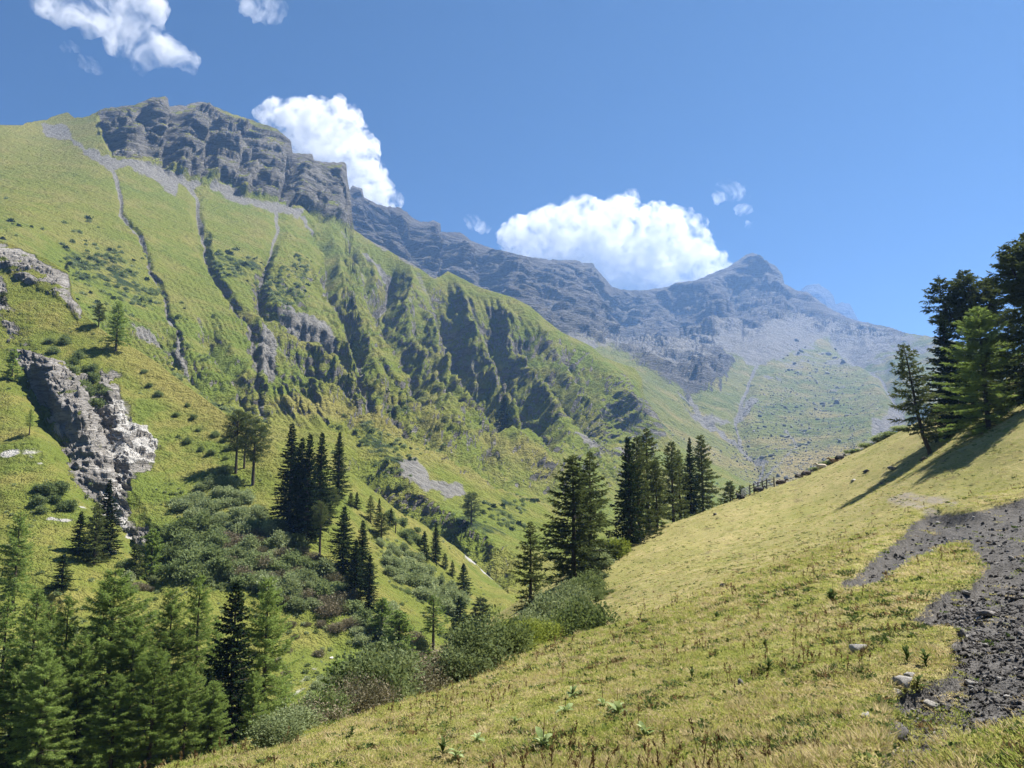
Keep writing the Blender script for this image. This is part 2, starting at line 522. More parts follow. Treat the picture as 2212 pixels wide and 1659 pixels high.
# ---- the steep near slope across the ravine
SPUR_TOP = [(-260, 400), (-120, 462), (0, 518), (50, 538), (100, 558), (147, 588), (160, 640), (183, 680), (233, 721), (283, 748), (333, 778), (383, 818), (433, 855),
            (493, 898), (540, 930), (583, 958), (620, 985), (680, 1008), (730, 1016), (758, 1020), (780, 1038), (827, 1076), (861, 1106), (905, 1126),
            (983, 1180), (1027, 1217), (1075, 1262), (1150, 1330), (1300, 1400)]
SPUR_BOT = [(-260, 1760), (-120, 1760), (500, 1760), (760, 1640), (1000, 1560), (1300, 1500)]
SPUR_CTRL = [(-250, 410, 285), (-240, 900, 175), (-240, 1400, 92), (-240, 1750, 48), (-120, 462, 270), (0, 520, 255), (150, 600, 238), (250, 735, 212), (383, 818, 203), (493, 898, 188), (600, 975, 175), (758, 1020, 184), (905, 1126, 196),
             (983, 1180, 203), (1075, 1262, 205), (1150, 1330, 190), (1300, 1400, 170), (100, 800, 192), (0, 900, 168), (250, 900, 178), (420, 980, 172),
             (540, 1040, 163), (640, 1165, 140), (150, 1000, 152), (0, 1100, 134), (280, 1120, 143), (100, 1250, 116), (300, 1250, 122), (480, 1200, 130),
             (700, 1200, 138), (800, 1310, 130), (930, 1390, 120), (1090, 1300, 165), (0, 1400, 95), (300, 1400, 100), (600, 1400, 112), (750, 1400, 116),
             (700, 1490, 98), (900, 1460, 108), (0, 1659, 60), (300, 1659, 66), (550, 1650, 66), (300, 1760, 54), (0, 1760, 50), (1100, 1450, 130)]
SPUR_ROCK = [(-40, 600), (0, 665), (17, 725), (37, 768), (67, 818), (100, 871), (140, 925), (143, 965), (167, 1018), (200, 1051), (233, 1068), (253, 1091),
             (287, 1141), (312, 1175), (320, 1151), (279, 1101), (270, 1045), (333, 1008), (333, 958), (320, 925), (277, 908), (268, 865), (245, 815),
             (262, 800), (232, 790), (200, 845), (193, 805), (140, 798), (110, 791), (77, 758), (50, 741), (27, 678), (0, 600)]
SPUR_BAND = [(-120, 500), (0, 524), (50, 543), (147, 592), (155, 640), (180, 672), (166, 692), (140, 655), (80, 625), (0, 578), (-120, 540)]
SPUR_CLIFF = [(80, 790), (110, 790), (140, 800), (165, 830), (180, 870), (186, 930), (170, 935), (140, 905), (115, 870), (90, 830)]
SPUR_WHITE = [(235, 850), (265, 865), (275, 905), (320, 925), (335, 950), (333, 1000), (290, 1020), (262, 1045), (275, 1100), (310, 1165), (285, 1140), (240, 1070), (215, 1040), (250, 1010), (225, 960), (240, 920)]
SPUR_GULLIES = [([(20, 730), (77, 845), (110, 911), (145, 950), (200, 1040), (250, 1085), (300, 1160), (330, 1230)], 60, 44, 3.2),
                ([(195, 800), (213, 858), (233, 935), (250, 991), (257, 1051)], 25, 26, 3.2),
                ([(60, 1260), (110, 1320), (130, 1380)], 26, 26, 1.6)]

def spur_disp(P, U, V):
    x, y, z = P[..., 0], P[..., 1], P[..., 2]
    w = wobble(U, V, 40.0, 10.0, 1.5)
    d = -vee(U, V, SPUR_GULLIES, w)
    d += 2.2 * fbm(x / 30, y / 30, z / 30, 4)
    d += 0.9 * poly_mask(U, V, SPUR_BAND, 8, w)
    d += 3.2 * poly_mask(U, V, SPUR_CLIFF, 7, w)
    return d

def spur_detail(P, U, V, N):
    x, y, z = P[..., 0], P[..., 1], P[..., 2]
    w = wobble(U, V, 30.0, 14.0, 5.5)
    rk = np.maximum(poly_mask(U, V, SPUR_ROCK, 17, (w[0] * 1.5, w[1] * 1.5)) * sstep(-.38, -.08, fbm(x / 8, y / 8, z / 4, 3)), poly_mask(U, V, SPUR_BAND, 8, w) * sstep(-.25, .0, fbm(x / 9, y / 9, z / 2.5, 3)))
    spur_detail.rk = rk
    bed = fbm((x + y * .3) / 9, (y - x * .3) / 9, (z + .25 * x) / 1.6, 3, 0.6)
    blk = fbm(x / 3.2, y / 3.2, z / 2.0, 3, 0.6, True)
    ter = fbm(x / 14, y / 14, z / 1.3, 2)
    c1, e1 = cells((x + y * .3) / 4.2, (y - x * .3) / 4.2, (z + .25 * x) / 1.7)
    c2, e2 = cells(x / 1.7 + 3, y / 1.7, (z + .25 * x) / .7)
    return rk * (0.6 * bed + 0.5 * blk + 1.7 * c1 + 1.0 * c2) + (1 - rk) * (0.32 * ter + 0.4 * fbm(x / 6, y / 6, z / 6, 3))

def spur_mask(P, U, V, N):
    x, y, z = P[..., 0], P[..., 1], P[..., 2]
    w = wobble(U, V, 30.0, 14.0, 5.5)
    rk = spur_detail.rk
    st = sstep(0.5, 0.7, 1 - N[..., 2] + 0.1 * fbm(x / 8, y / 8, z / 3, 3))
    st = st * sstep(560, 600, V) * 0.8
    m = np.zeros(U.shape + (4,))
    white = poly_mask(U, V, SPUR_WHITE, 10, w)
    patches = sstep(0.25, 0.5, fbm(x / 13, y / 13, z / 6, 4)) * poly_mask(U, V, [(0, 940), (170, 1020), (330, 1000), (420, 1060), (400, 1130), (330, 1180), (0, 1110)], 30, w)
    bare = sstep(0.2, 0.45, fbm(x / 10 + 7, y / 10, z / 6, 4)) * poly_mask(U, V, [(100, 1260), (200, 1240), (230, 1180), (330, 1200), (330, 1290), (200, 1400), (80, 1420)], 25, w)
    path = np.zeros(U.shape)
    for pts in ([(640, 1480), (690, 1447), (740, 1425), (800, 1390), (860, 1370)], [(600, 1530), (660, 1490), (720, 1470), (790, 1440)]):
        dd, _ = line_dist(U + w[0] * .4, V + w[1] * .4, pts, 30); path = np.maximum(path, (0.42 + .4 * fbm(x / 3, y / 3, z / 3, 2)) * sstep(9, 2, np.abs(dd)))
    stream = np.zeros(U.shape)
    dd, _ = line_dist(U + w[0] * .5, V + w[1] * .5, [(1015, 1203), (1040, 1218), (1060, 1233), (1088, 1260)], 30)
    stream = sstep(14, 4, np.abs(dd))
    m[..., 0] = np.clip(rk * (1 - white * 0.75) + st * 0.7, 0, 1)
    m[..., 1] = np.clip(np.maximum.reduce([white, patches, bare * .8, path, stream]), 0, 1)
    crestd = pline(SPUR_TOP)(U)
    dryband = sstep(90, 10, V - crestd) * sstep(150, 300, U) * (1 - sstep(560, 640, U))
    m[..., 2] = np.clip(dryband * 0.9 + 0.4 * sstep(0.1, 0.5, fbm(x / 25, y / 25, z / 25, 3)), 0, 1)
    sh = poly_mask(U, V, [(330, 1060), (430, 1090), (560, 1120), (640, 1180), (740, 1260), (800, 1330), (700, 1340), (560, 1320), (360, 1240), (320, 1150)], 25, w)
    sh2 = poly_mask(U, V, [(815, 1160), (880, 1190), (960, 1250), (1020, 1330), (960, 1350), (860, 1290), (810, 1220)], 18, w)
    m[..., 3] = np.clip(np.maximum(sh, sh2) * (0.45 + .5 * fbm(x / 7, y / 7, z / 7, 3)), 0, 1)
    return m

NEAR = relief("near_slope", -220, 1290, 700, SPUR_TOP, SPUR_BOT, 450, SPUR_CTRL, dict(disp=spur_disp, detail=spur_detail, mask=spur_mask), M_near,
              skirt=((6, .25), (30, .55), (120, .75)), jag=lambda u: 2.5 * fbm(u / 14, 0.3, 2.2, 3) + 5 * (u < 190) * fbm(u / 9, 4.3, 2.2, 3))

# ---- the green mountain on the left with its gullies and cliffs
MTN_TOP = [(-280, 285), (-140, 276), (0, 270), (50, 270), (53, 266), (100, 258), (133, 245), (147, 243), (162, 255), (182, 252), (227, 235), (290, 227), (327, 212), (340, 211), (355, 209),
           (363, 214), (366, 228), (400, 229), (423, 220), (443, 222), (483, 240), (540, 260), (600, 281), (617, 297), (628, 304), (632, 330), (653, 332),
           (675, 334), (678, 346), (710, 352), (737, 351), (747, 354), (750, 391), (756, 420), (764, 497), (800, 519), (877, 561), (937, 600), (952, 596), (967, 586), (1000, 602), (1037, 621),
           (1104, 641), (1144, 661), (1187, 698), (1214, 718), (1277, 748), (1304, 772), (1371, 795), (1387, 818), (1391, 858), (1421, 898), (1444, 945),
           (1500, 985), (1560, 1012), (1600, 1034), (1660, 1062), (1720, 1085)]
MTN_BOT = [(-280, 620), (-140, 640), (0, 660), (183, 800), (383, 920), (600, 1080), (758, 1110), (905, 1210), (1030, 1290), (1100, 1400), (1200, 1420), (1400, 1300), (1600, 1160), (1720, 1130)]
MTN_CTRL = [(-270, 290, 740), (-270, 500, 450), (-140, 500, 440), (0, 510, 430), (100, 600, 410), (250, 720, 372), (400, 820, 345), (493, 890, 330), (600, 965, 318), (700, 950, 325), (800, 1000, 310), (870, 1050, 300), (758, 1090, 265), (905, 1190, 250),
            (1018, 1130, 285), (1080, 1240, 232), (1150, 1250, 238), (1100, 1340, 200), (1180, 1070, 390), (1250, 1100, 395), (1400, 1250, 300), (1200, 1420, 190), (1440, 965, 730), (1560, 1020, 790), (1660, 1070, 790),
            (0, 400, 590), (0, 275, 790), (100, 260, 900), (-140, 280, 760), (350, 650, 480), (350, 500, 620), (333, 365, 790), (355, 212, 950), (200, 330, 760), (190, 255, 900), (600, 700, 535), (620, 560, 690), (600, 440, 880),
            (560, 265, 1060), (440, 222, 1060), (450, 400, 830), (750, 800, 470), (750, 650, 680), (745, 495, 1000), (745, 352, 1085), (900, 900, 420), (950, 780, 600), (950, 605, 900),
            (1080, 900, 510), (1150, 800, 650), (1150, 665, 830), (1280, 900, 600), (1280, 755, 800), (1390, 880, 740), (1387, 825, 790)]
MTN_GULLIES = [
    ([(247, 366), (257, 398), (262, 431), (263, 458), (280, 485), (300, 505), (320, 548), (328, 581), (350, 611), (360, 641), (363, 678), (385, 715), (395, 760), (420, 800)], 11, 6, 2.8),
    ([(400, 395), (413, 405), (430, 425), (427, 465), (437, 491), (447, 518), (450, 545), (457, 571), (473, 601), (493, 631), (512, 663), (536, 692), (550, 725), (558, 765), (560, 825), (567, 865), (580, 890)], 20, 11, 6),
    ([(600, 460), (603, 498), (593, 528), (583, 555), (573, 581), (567, 611), (567, 648), (572, 668), (606, 684), (653, 714), (690, 728), (745, 763), (780, 795), (795, 830), (804, 865)], 25, 15, 9),
    ([(655, 468), (678, 492), (699, 515), (713, 545), (721, 568), (714, 596), (724, 624), (736, 647), (754, 682), (771, 717), (782, 750), (790, 790)], 28, 19, 13),
    ([(790, 540), (815, 555), (849, 575), (850, 600), (835, 612), (818, 625), (829, 647), (836, 677), (847, 693), (856, 714), (873, 740), (891, 770), (905, 800), (916, 830), (925, 850)], 36, 46, 24),
    ([(742, 500), (757, 520), (770, 545), (790, 565), (800, 600), (806, 640), (818, 670), (822, 690)], 24, 26, 10),
    ([(905, 590), (925, 612), (947, 631), (962, 652), (977, 672), (985, 717), (1003, 751), (1020, 790), (1040, 820), (1070, 850), (1090, 885)], 44, 46, 26),
    ([(1010, 640), (1035, 668), (1060, 690), (1085, 730), (1105, 775), (1121, 808), (1137, 832), (1157, 872), (1174, 912), (1190, 930)], 40, 44, 24),
    ([(1090, 680), (1130, 720), (1165, 760), (1200, 800), (1230, 840), (1260, 880), (1300, 915), (1330, 935)], 36, 40, 20),
    ([(1200, 745), (1250, 785), (1290, 830), (1320, 865), (1350, 890), (1390, 925), (1430, 955)], 26, 34, 15),
    ([(890, 640), (905, 680), (925, 720), (950, 760), (965, 800), (985, 840)], 26, 30, 14),
    ([(1000, 700), (1030, 740), (1048, 780), (1060, 815), (1085, 850), (1110, 890), (1130, 915)], 24, 28, 13),
    ([(600, 740), (640, 760), (680, 790), (720, 820), (760, 850), (800, 870)], 24, 30, 10),
    ([(430, 690), (455, 730), (480, 770), (505, 800), (530, 850), (545, 880)], 26, 30, 9),
    ([(330, 700), (360, 740), (400, 790), (440, 830), (480, 860)], 22, 26, 7),
    ([(770, 930), (775, 960), (785, 1010), (830, 1060), (870, 1100), (930, 1150), (1000, 1200), (1060, 1240)], 60, 60, 9),
    ([(820, 865), (870, 900), (930, 935), (1000, 970), (1070, 1010), (1150, 1050)], 40, 50, 6),
    ([(990, 900), (1040, 950), (1100, 985), (1170, 1035), (1230, 1075)], 50, 40, 6),
]
# cliff relief: prows and recesses of the rocky summit
MTN_CLIFFS = [
    ([(364, 205), (361, 260), (357, 300), (350, 345)], 5, 40, 42),
    ([(217, 262), (225, 300), (238, 333)], 14, 60, 26),
    ([(290, 240), (310, 262), (325, 290)], 20, 26, 14),
    ([(444, 265), (447, 300), (440, 335), (432, 385)], 6, 32, 24),
    ([(408, 335), (412, 370), (408, 395)], 8, 26, 18),
    ([(520, 310), (523, 345), (510, 380)], 7, 40, 24),
    ([(622, 315), (620, 360), (612, 400), (602, 432)], 8, 34, 34),
    ([(676, 335), (668, 345), (640, 350)], 6, 20, 12),
    ([(560, 355), (555, 385), (535, 420)], 10, 30, 18),
    ([(745, 400), (742, 440), (748, 485)], 6, 22, 16),
    ([(705, 395), (700, 430), (690, 455)], 7, 26, 18),
]
MTN_CLIFF_POLY = [(214, 236), (240, 222), (380, 190), (640, 280), (770, 340), (775, 505), (737, 487), (650, 452), (600, 437), (533, 427), (493, 402), (433, 397), (383, 380), (333, 356), (240, 335), (228, 310), (216, 270)]
MTN_SCREE = [[(88, 270), (135, 268), (180, 318), (240, 333), (333, 356), (383, 380), (440, 400), (420, 412), (385, 396), (375, 428), (362, 420), (330, 385), (280, 358), (240, 365), (200, 345), (150, 300), (90, 292)],
             [(433, 395), (500, 402), (540, 430), (600, 440), (660, 455), (640, 470), (560, 448), (520, 440), (470, 415)],
             [(745, 487), (800, 519), (877, 561), (937, 601), (960, 592), (965, 560), (900, 520), (800, 480)]]
MTN_SHRUB = [[(130, 530), (200, 545), (260, 535), (300, 580), (340, 620), (350, 665), (300, 660), (240, 640), (180, 610), (140, 570)],
             [(455, 545), (510, 540), (570, 560), (560, 600), (500, 600), (460, 585)],
             [(575, 600), (640, 560), (680, 570), (660, 620), (640, 660), (600, 680), (570, 660)],
             [(805, 830), (860, 860), (905, 880), (945, 900), (940, 925), (860, 890), (800, 875)],
             [(770, 905), (830, 930), (905, 980), (890, 1030), (830, 1000), (780, 960)],
             [(770, 1000), (850, 1040), (920, 1080), (990, 1110), (1110, 1060), (1170, 1080), (1100, 1160), (960, 1150), (850, 1100), (780, 1050)],
             [(370, 790), (450, 840), (530, 880), (590, 920), (570, 950), (480, 890), (380, 810)]]
MTN_LIGHTROCK = [[(855, 990), (900, 985), (930, 1010), (945, 1050), (920, 1060), (880, 1030)], [(930, 1030), (1000, 1040), (1005, 1065), (960, 1075)],
                 [(1240, 920), (1275, 935), (1310, 975), (1270, 975)], [(600, 650), (700, 700), (790, 800), (770, 810), (690, 735), (610, 690)], [(1330, 960), (1350, 965), (1370, 990), (1340, 985)],
                 [(280, 700), (330, 720), (390, 745), (330, 750), (290, 725)], [(560, 700), (600, 730), (590, 830), (560, 800)]]
MTN_DRY = [[(560, 860), (700, 860), (800, 890), (920, 955), (1010, 1010), (1190, 1070), (1170, 1085), (1050, 1050), (900, 975), (800, 915), (640, 890)],
           [(1050, 925), (1150, 970), (1230, 1010), (1220, 1020), (1120, 975)]]

def mtn_cliffmask(U, V):
    w = wobble(U, V, 30.0, 10.0, 9.5)
    return poly_mask(U, V, MTN_CLIFF_POLY, 7, w)

def mtn_disp(P, U, V):
    x, y, z = P[..., 0], P[..., 1], P[..., 2]
    w = wobble(U, V, 34.0, 9.0, 3.5)
    cl = mtn_cliffmask(U, V)
    d = -vee(U, V, MTN_GULLIES, w, 1.0, 0.5) * (1.4 + .5 * sstep(560, 700, U)) * (1 - cl)
    # ribs running down the slope, sharp on the side away from the sun
    ribs = sstep(520, 640, U + 0.35 * (V - 600)) * (1 - cl) * sstep(1000, 900, V - 0.25 * (U - 900)) * sstep(1440, 1330, U)
    q = (U - 0.75 * V) / 74.0 + 2.0 * fbm(U / 120, V / 120, 8.3, 3)
    saw = np.abs((q % 1.0) - 0.36)
    saw = np.where((q % 1.0) < 0.36, saw / 0.36, saw / 0.64)
    q2 = (U - 0.55 * V) / 31.0 + 2.2 * fbm(U / 60, V / 60, 18.3, 3)
    saw2 = np.abs((q2 % 1.0) - 0.4); saw2 = np.where((q2 % 1.0) < 0.4, saw2 / 0.4, saw2 / 0.6)
    d += ribs * (7.5 * (saw - 0.5) * sstep(-.3, .4, fbm(x / 160, y / 160, 3.1, 2)) + 3.4 * (saw2 - 0.5) * sstep(-.2, .5, fbm(x / 110, y / 110, 9.1, 2)))
    d += ribs * 1.2 * fbm(x / 60, y / 60, z / 45, 4, 0.55, True)
    d += (1 - cl) * (3.0 * fbm(x / 70, y / 70, z / 70, 3) + 1.0 * fbm(x / 20, y / 20, z / 20, 3))
    ledge = sstep(430, 700, U) * sstep(560, 640, V) * sstep(960, 850, V)
    d += ledge * (1 - cl) * 1.5 * np.clip(2.2 * fbm((x + y) / 90, (y - x) / 90, z / 16, 3), -1, 1)
    c1, e1 = cells((x + .3 * z) / 42, (y - .3 * x) / 42, z / 26)
    c2, e2 = cells((x + .2 * z) / 17, (y - .2 * x) / 17, z / 10)
    q1, q2 = (U - .72 * V) / 30, (V + .72 * U) / 210
    c4, e4 = cells((U - .72 * V) / 13 + .5 * fbm(U / 30, V / 30, 7.2, 2), (V + .72 * U) / 120, 0 * U + 9.5)
    q5 = (U - .66 * V) / 11 + .9 * fbm(U / 50, V / 50, 1.7, 3)
    rill = np.abs((q5 % 1.0) - .5) * 2
    d += (1 - cl) * 1.3 * (rill - .5) * sstep(520, 680, V + .25 * (U - 500)) * sstep(960, 860, V) * sstep(-.2, .3, fbm(x / 70, y / 70, 2.9, 2))
    c3, e3 = cells(q1 + .4 * fbm(U / 40, V / 40, 2.2, 2), q2, 0 * U + 3.5)
    d += ribs * (0.6 * c1 + 1.2 * c2 + 4.0 * c3 + 2.0 * c4)
    d += (1 - ribs) * (1 - cl) * sstep(560, 700, V) * sstep(900, 820, V) * (0.6 * c1 + 0.6 * c2)
    # summit cliffs
    c1, e1 = cells((x + .3 * z) / 95, (y - .3 * x) / 95, (z + .25 * x) / 62)
    d += cl * (24 * c1 + 7 * np.minimum(e1, .35) / .35)
    c1, e1 = cells((x + .3 * z) / 38 + 5, (y - .3 * x) / 38, (z + .25 * x) / 21)
    d += cl * (11 * c1)
    zz = z + 0.24 * x - 0.06 * y + 22 * fbm(x / 150, y / 150, 6.6, 3)
    bench = np.abs(((zz / 46.0) % 1.0) - 0.72); bench = np.where(((zz / 46.0) % 1.0) < 0.72, bench / 0.72, bench / 0.28)
    d += cl * (-0.75 * vee(U, V, MTN_CLIFFS, (w[0] * .5, w[1] * .5)))
    d += cl * 11 * (0.5 - bench) * sstep(-.35, .35, fbm(x / 120, y / 120, z / 120, 2))
    d += cl * (10 * fbm(x / 120 + z / 200, y / 120, z / 90, 5, 0.55, True) + 7 * fbm(x / 60, y / 60, z / 40, 4))
    return d

def mtn_detail(P, U, V, N):
    x, y, z = P[..., 0], P[..., 1], P[..., 2]
    cl = mtn_cliffmask(U, V)
    steep = sstep(0.36, 0.56, 1 - N[..., 2] + 0.10 * fbm(x / 30, y / 30, z / 20, 4))
    rk = np.clip(np.maximum(cl * 0.9, steep * sstep(380, 520, V)), 0, 1)
    mtn_detail.rk = rk
    zz = z + 0.22 * x - 0.05 * y
    bed = np.clip(1.8 * fbm(x / 60, y / 60, zz / 7.0, 4, 0.6), -1, 1)
    blk = fbm(x / 16, y / 16, z / 9, 4, 0.6, True)
    c1, e1 = cells((x + .3 * z) / 13, (y - .3 * x) / 13, zz / 6.5)
    return rk * ((1.5 * bed + 1.2 * blk + 3.2 * c1) * cl + (1 - cl) * (1.7 * bed + .8 * blk + 1.5 * c1)) + (1 - rk) * (0.5 * fbm(x / 25, y / 25, z / 4.0, 3))

def mtn_mask(P, U, V, N):
    x, y, z = P[..., 0], P[..., 1], P[..., 2]
    w = wobble(U, V, 26.0, 12.0, 5.5)
    cl = mtn_cliffmask(U, V)
    st = sstep(0.40, 0.55, 1 - N[..., 2] + 0.12 * fbm(x / 24, y / 24, z / 12, 4)) * sstep(500, 640, V)
    zl = z + .22 * x - .05 * y
    tufts_ = sstep(-.06, .16, fbm(x / 60, y / 60, zl / 4.2, 4, .6))
    st = st * (1 - .85 * tufts_ * (1 - cl))
    gl = np.zeros(U.shape)
    for i, (pts, wl, wr, A) in enumerate(MTN_GULLIES[:14]):
        dd, t = line_dist(U + w[0] * .6, V + w[1] * .6, pts, 24)
        gl = np.maximum(gl, sstep(6.5, 2.0, np.abs(dd + 2.0)) * (1.0 if i < 5 else 0.6))
    ledge_ok = 1 - sstep(0.42, 0.22, 1 - N[..., 2] + .1 * fbm(x / 30, y / 30, z / 8, 3)) * cl      # grass ledges between the cliffs
    m = np.zeros(U.shape + (4,))
    sc = np.zeros(U.shape)
    for pl_ in MTN_SCREE: sc = np.maximum(sc, poly_mask(U, V, pl_, 9, w))
    li = np.zeros(U.shape)
    for pl_ in MTN_LIGHTROCK: li = np.maximum(li, poly_mask(U, V, pl_, 9, w))
    m[..., 0] = np.clip(np.maximum.reduce([cl * (0.3 + 0.7 * ledge_ok), st]) * (1 - 0.9 * sc) * (1 - .5 * li), 0, 1)
    m[..., 1] = np.clip(np.maximum.reduce([sc * (1 - 0.8 * cl), gl * 0.85, li * 0.85, 0.45 * sstep(0.42, 0.6, fbm(x / 14, y / 14, z / 5, 4)) * sstep(500, 600, V)]), 0, 1)
    dr = np.zeros(U.shape)
    for pl_ in MTN_DRY: dr = np.maximum(dr, poly_mask(U, V, pl_, 12, w))
    m[..., 2] = np.clip(dr + 0.35 * sstep(460, 300, V) + 0.45 * sstep(0, 0.5, fbm(x / 90, y / 90, z / 90, 3)), 0, 1)
    sh = np.zeros(U.shape)
    for pl_ in MTN_SHRUB: sh = np.maximum(sh, poly_mask(U, V, pl_, 16, w))
    lower = sstep(520, 620, V) * sstep(1000, 900, V)
    m[..., 3] = np.clip(sh * (0.42 + .5 * fbm(x / 18, y / 18, z / 18, 3)) + lower * 0.3 * sstep(0.15, 0.4, fbm(x / 35 + 3, y / 35, z / 20, 4)), 0, 1)
    return m

MTN = relief("green_mountain", -250, 1715, 925, MTN_TOP, MTN_BOT, 395, MTN_CTRL, dict(disp=mtn_disp, detail=mtn_detail, mask=mtn_mask), M_mtn,
             jag=lambda u: 3.0 * fbm(u / 11, 0.3, 7.2, 3) * ((u > 50) & (u < 760)) + 1.2 * fbm(u / 9, 3.3, 7.2, 3))

# ---- the hazy mountain at the head of the valley, with the valley floor before it
FAR_TOP = [(700, 470), (748, 440), (756, 408), (761, 402), (768, 405), (781, 409), (784, 426), (817, 441), (847, 448), (864, 449), (887, 468), (904, 478), (924, 480), (934, 477), (951, 484), (953, 501), (971, 501),
           (996, 503), (1017, 521), (1047, 533), (1087, 545), (1161, 558), (1204, 563), (1251, 563), (1257, 569), (1281, 568), (1285, 578), (1304, 598), (1321, 618), (1337, 625),
           (1391, 627), (1424, 624), (1475, 611), (1495, 609), (1568, 580), (1591, 565), (1615, 550), (1625, 547), (1634, 549), (1651, 562), (1675, 574), (1690, 594), (1694, 612), (1721, 627), (1748, 632), (1758, 642),
           (1775, 657), (1795, 667), (1828, 685), (1855, 694), (1895, 702), (1928, 709), (1961, 720), (2028, 729), (2100, 745), (2300, 785)]
FAR_BOT = [(700, 560), (764, 560), (940, 660), (1150, 740), (1280, 820), (1380, 900), (1440, 1010), (1600, 1100), (1680, 1110), (1800, 1075), (1950, 1000), (2300, 900)]
FAR_CTRL = [(700, 520, 1500), (750, 480, 1700), (770, 410, 1800), (1000, 505, 2100), (1000, 640, 1700), (1200, 700, 1500), (1390, 890, 900), (1330, 800, 1060), (1450, 980, 800), (1560, 1030, 810), (1640, 1060, 780), (1640, 1110, 700), (1750, 1050, 770), (1850, 1010, 800),
            (1950, 960, 850), (1640, 980, 1010), (1640, 900, 1280), (1640, 800, 1750), (1640, 710, 2250), (1640, 620, 2780), (1625, 548, 2950), (1340, 625, 2550), (1340, 750, 1850), (1200, 563, 2300), (1475, 611, 2850),
            (1475, 760, 1950), (1855, 694, 2700), (1855, 790, 1950), (1850, 890, 1300), (2028, 729, 2050), (2028, 850, 1500), (2000, 930, 1080), (2300, 785, 1800), (2300, 900, 1150)]
FAR_GULLIES = [([(1500, 850), (1540, 900), (1570, 940), (1600, 975), (1625, 1010), (1640, 1040), (1600, 1070)], 40, 40, 5),
               ([(1640, 770), (1620, 820), (1600, 865), (1590, 905), (1605, 945), (1630, 985), (1640, 1030)], 26, 26, 12),
               ([(1740, 680), (1790, 715), (1830, 750), (1850, 775), (1900, 800), (1930, 840), (1955, 880), (1960, 905)], 26, 34, 26),
               ([(1955, 880), (1925, 905), (1890, 940), (1875, 965)], 24, 30, 14),
               ([(1480, 820), (1500, 880), (1540, 920)], 26, 26, 14),
               ([(1290, 580), (1320, 660), (1335, 720)], 40, 50, 30), ([(1130, 575), (1180, 640), (1210, 700)], 40, 50, 34), ([(1010, 530), (1040, 600), (1050, 630)], 20, 50, 50),
               ([(953, 490), (955, 530), (950, 570)], 10, 50, 55), ([(880, 470), (890, 520), (885, 550)], 20, 40, 30), ([(800, 440), (808, 480), (812, 510)], 14, 40, 30),
               ([(1440, 640), (1470, 690), (1480, 720)], 40, 60, 40), ([(1560, 600), (1590, 640), (1600, 690)], 30, 70, 55), ([(1700, 620), (1710, 660), (1740, 690)], 26, 40, 40)]
FAR_ROCK = [(690, 380), (780, 380), (1000, 470), (1250, 530), (1300, 550), (1350, 600), (1480, 585), (1625, 530), (1720, 610), (1860, 690), (1960, 712), (1960, 730), (1880, 730), (1800, 720), (1720, 700), (1600, 705), (1540, 730), (1590, 790), (1550, 835), (1480, 850), (1400, 805), (1300, 750), (1200, 715), (960, 640), (690, 560)]
FAR_SCREE = [[(1410, 730), (1480, 720), (1560, 705), (1650, 690), (1760, 680), (1830, 690), (1800, 720), (1720, 760), (1640, 790), (1560, 760), (1480, 790), (1380, 770)],
             [(1200, 710), (1300, 715), (1420, 735), (1540, 780), (1550, 815), (1480, 825), (1400, 790), (1310, 755)],
             [(1780, 700), (1850, 700), (1940, 720), (1990, 730), (1900, 760), (1850, 790), (1835, 765), (1800, 735)],
             [(1945, 850), (1965, 870), (1960, 900), (1910, 940), (1885, 975), (1868, 950), (1880, 905), (1915, 895)],
             [(1585, 900), (1600, 870), (1625, 850), (1640, 870), (1610, 900)],
             [(1480, 875), (1540, 890), (1600, 915), (1590, 925), (1530, 910), (1490, 895)],
             [(800, 500), (960, 600), (1000, 640), (960, 640), (860, 560)], [(1150, 690), (1230, 715), (1290, 750), (1270, 770)]]
FAR_STREAMS = [[(1640, 780), (1618, 820), (1604, 860), (1590, 905), (1600, 945), (1625, 985), (1650, 1000), (1640, 1030), (1600, 1065), (1560, 1080)], [(1480, 840), (1530, 905), (1580, 950), (1620, 990)],
               [(1790, 700), (1830, 745), (1850, 775), (1900, 800), (1935, 850), (1955, 880)], [(1700, 930), (1720, 965), (1690, 1000), (1650, 1030)], [(1560, 930), (1620, 975), (1660, 1000)]]
FAR_DRY = [(1700, 985), (1800, 965), (1880, 960), (1900, 985), (1820, 1040), (1660, 1065), (1680, 1020)]

def far_cliff(U, V):
    w = wobble(U, V, 40.0, 14.0, 2.5)
    return poly_mask(U, V, FAR_ROCK, 14, w)

def far_disp(P, U, V):
    x, y, z = P[..., 0], P[..., 1], P[..., 2]
    w = wobble(U, V, 34.0, 9.0, 13.5)
    cl = far_cliff(U, V)
    d = -vee(U, V, FAR_GULLIES, w)
    s = np.clip(P[..., 1] / 2000, 0.2, 1.3)
    d += cl * s * (30 * fbm(x / 330, y / 330, z / 200, 5, 0.55, True) + 15 * fbm((x + .4 * y) / 500, y / 500, (z + .2 * x) / 42, 4, 0.6))
    c1, e1 = cells((x + .3 * z) / 190, (y - .3 * x) / 190, (z + .2 * x) / 95)
    c2, e2 = cells((x + .3 * z) / 70, (y - .3 * x) / 70, (z + .2 * x) / 30)
    d += cl * s * (46 * c1 + 24 * c2)
    d += (1 - cl) * s * (14 * fbm(x / 190, y / 190, z / 190, 5) + 5 * np.clip(fbm(x / 40, y / 40, z / 40, 3) * 2, -.2, 1))
    return d

def far_detail(P, U, V, N):
    x, y, z = P[..., 0], P[..., 1], P[..., 2]
    cl = far_cliff(U, V)
    return cl * (8 * np.clip(1.8 * fbm(x / 150, y / 150, (z + .2 * x) / 16, 3, 0.6), -1, 1) + 5 * fbm(x / 40, y / 40, z / 20, 3, 0.6, True))

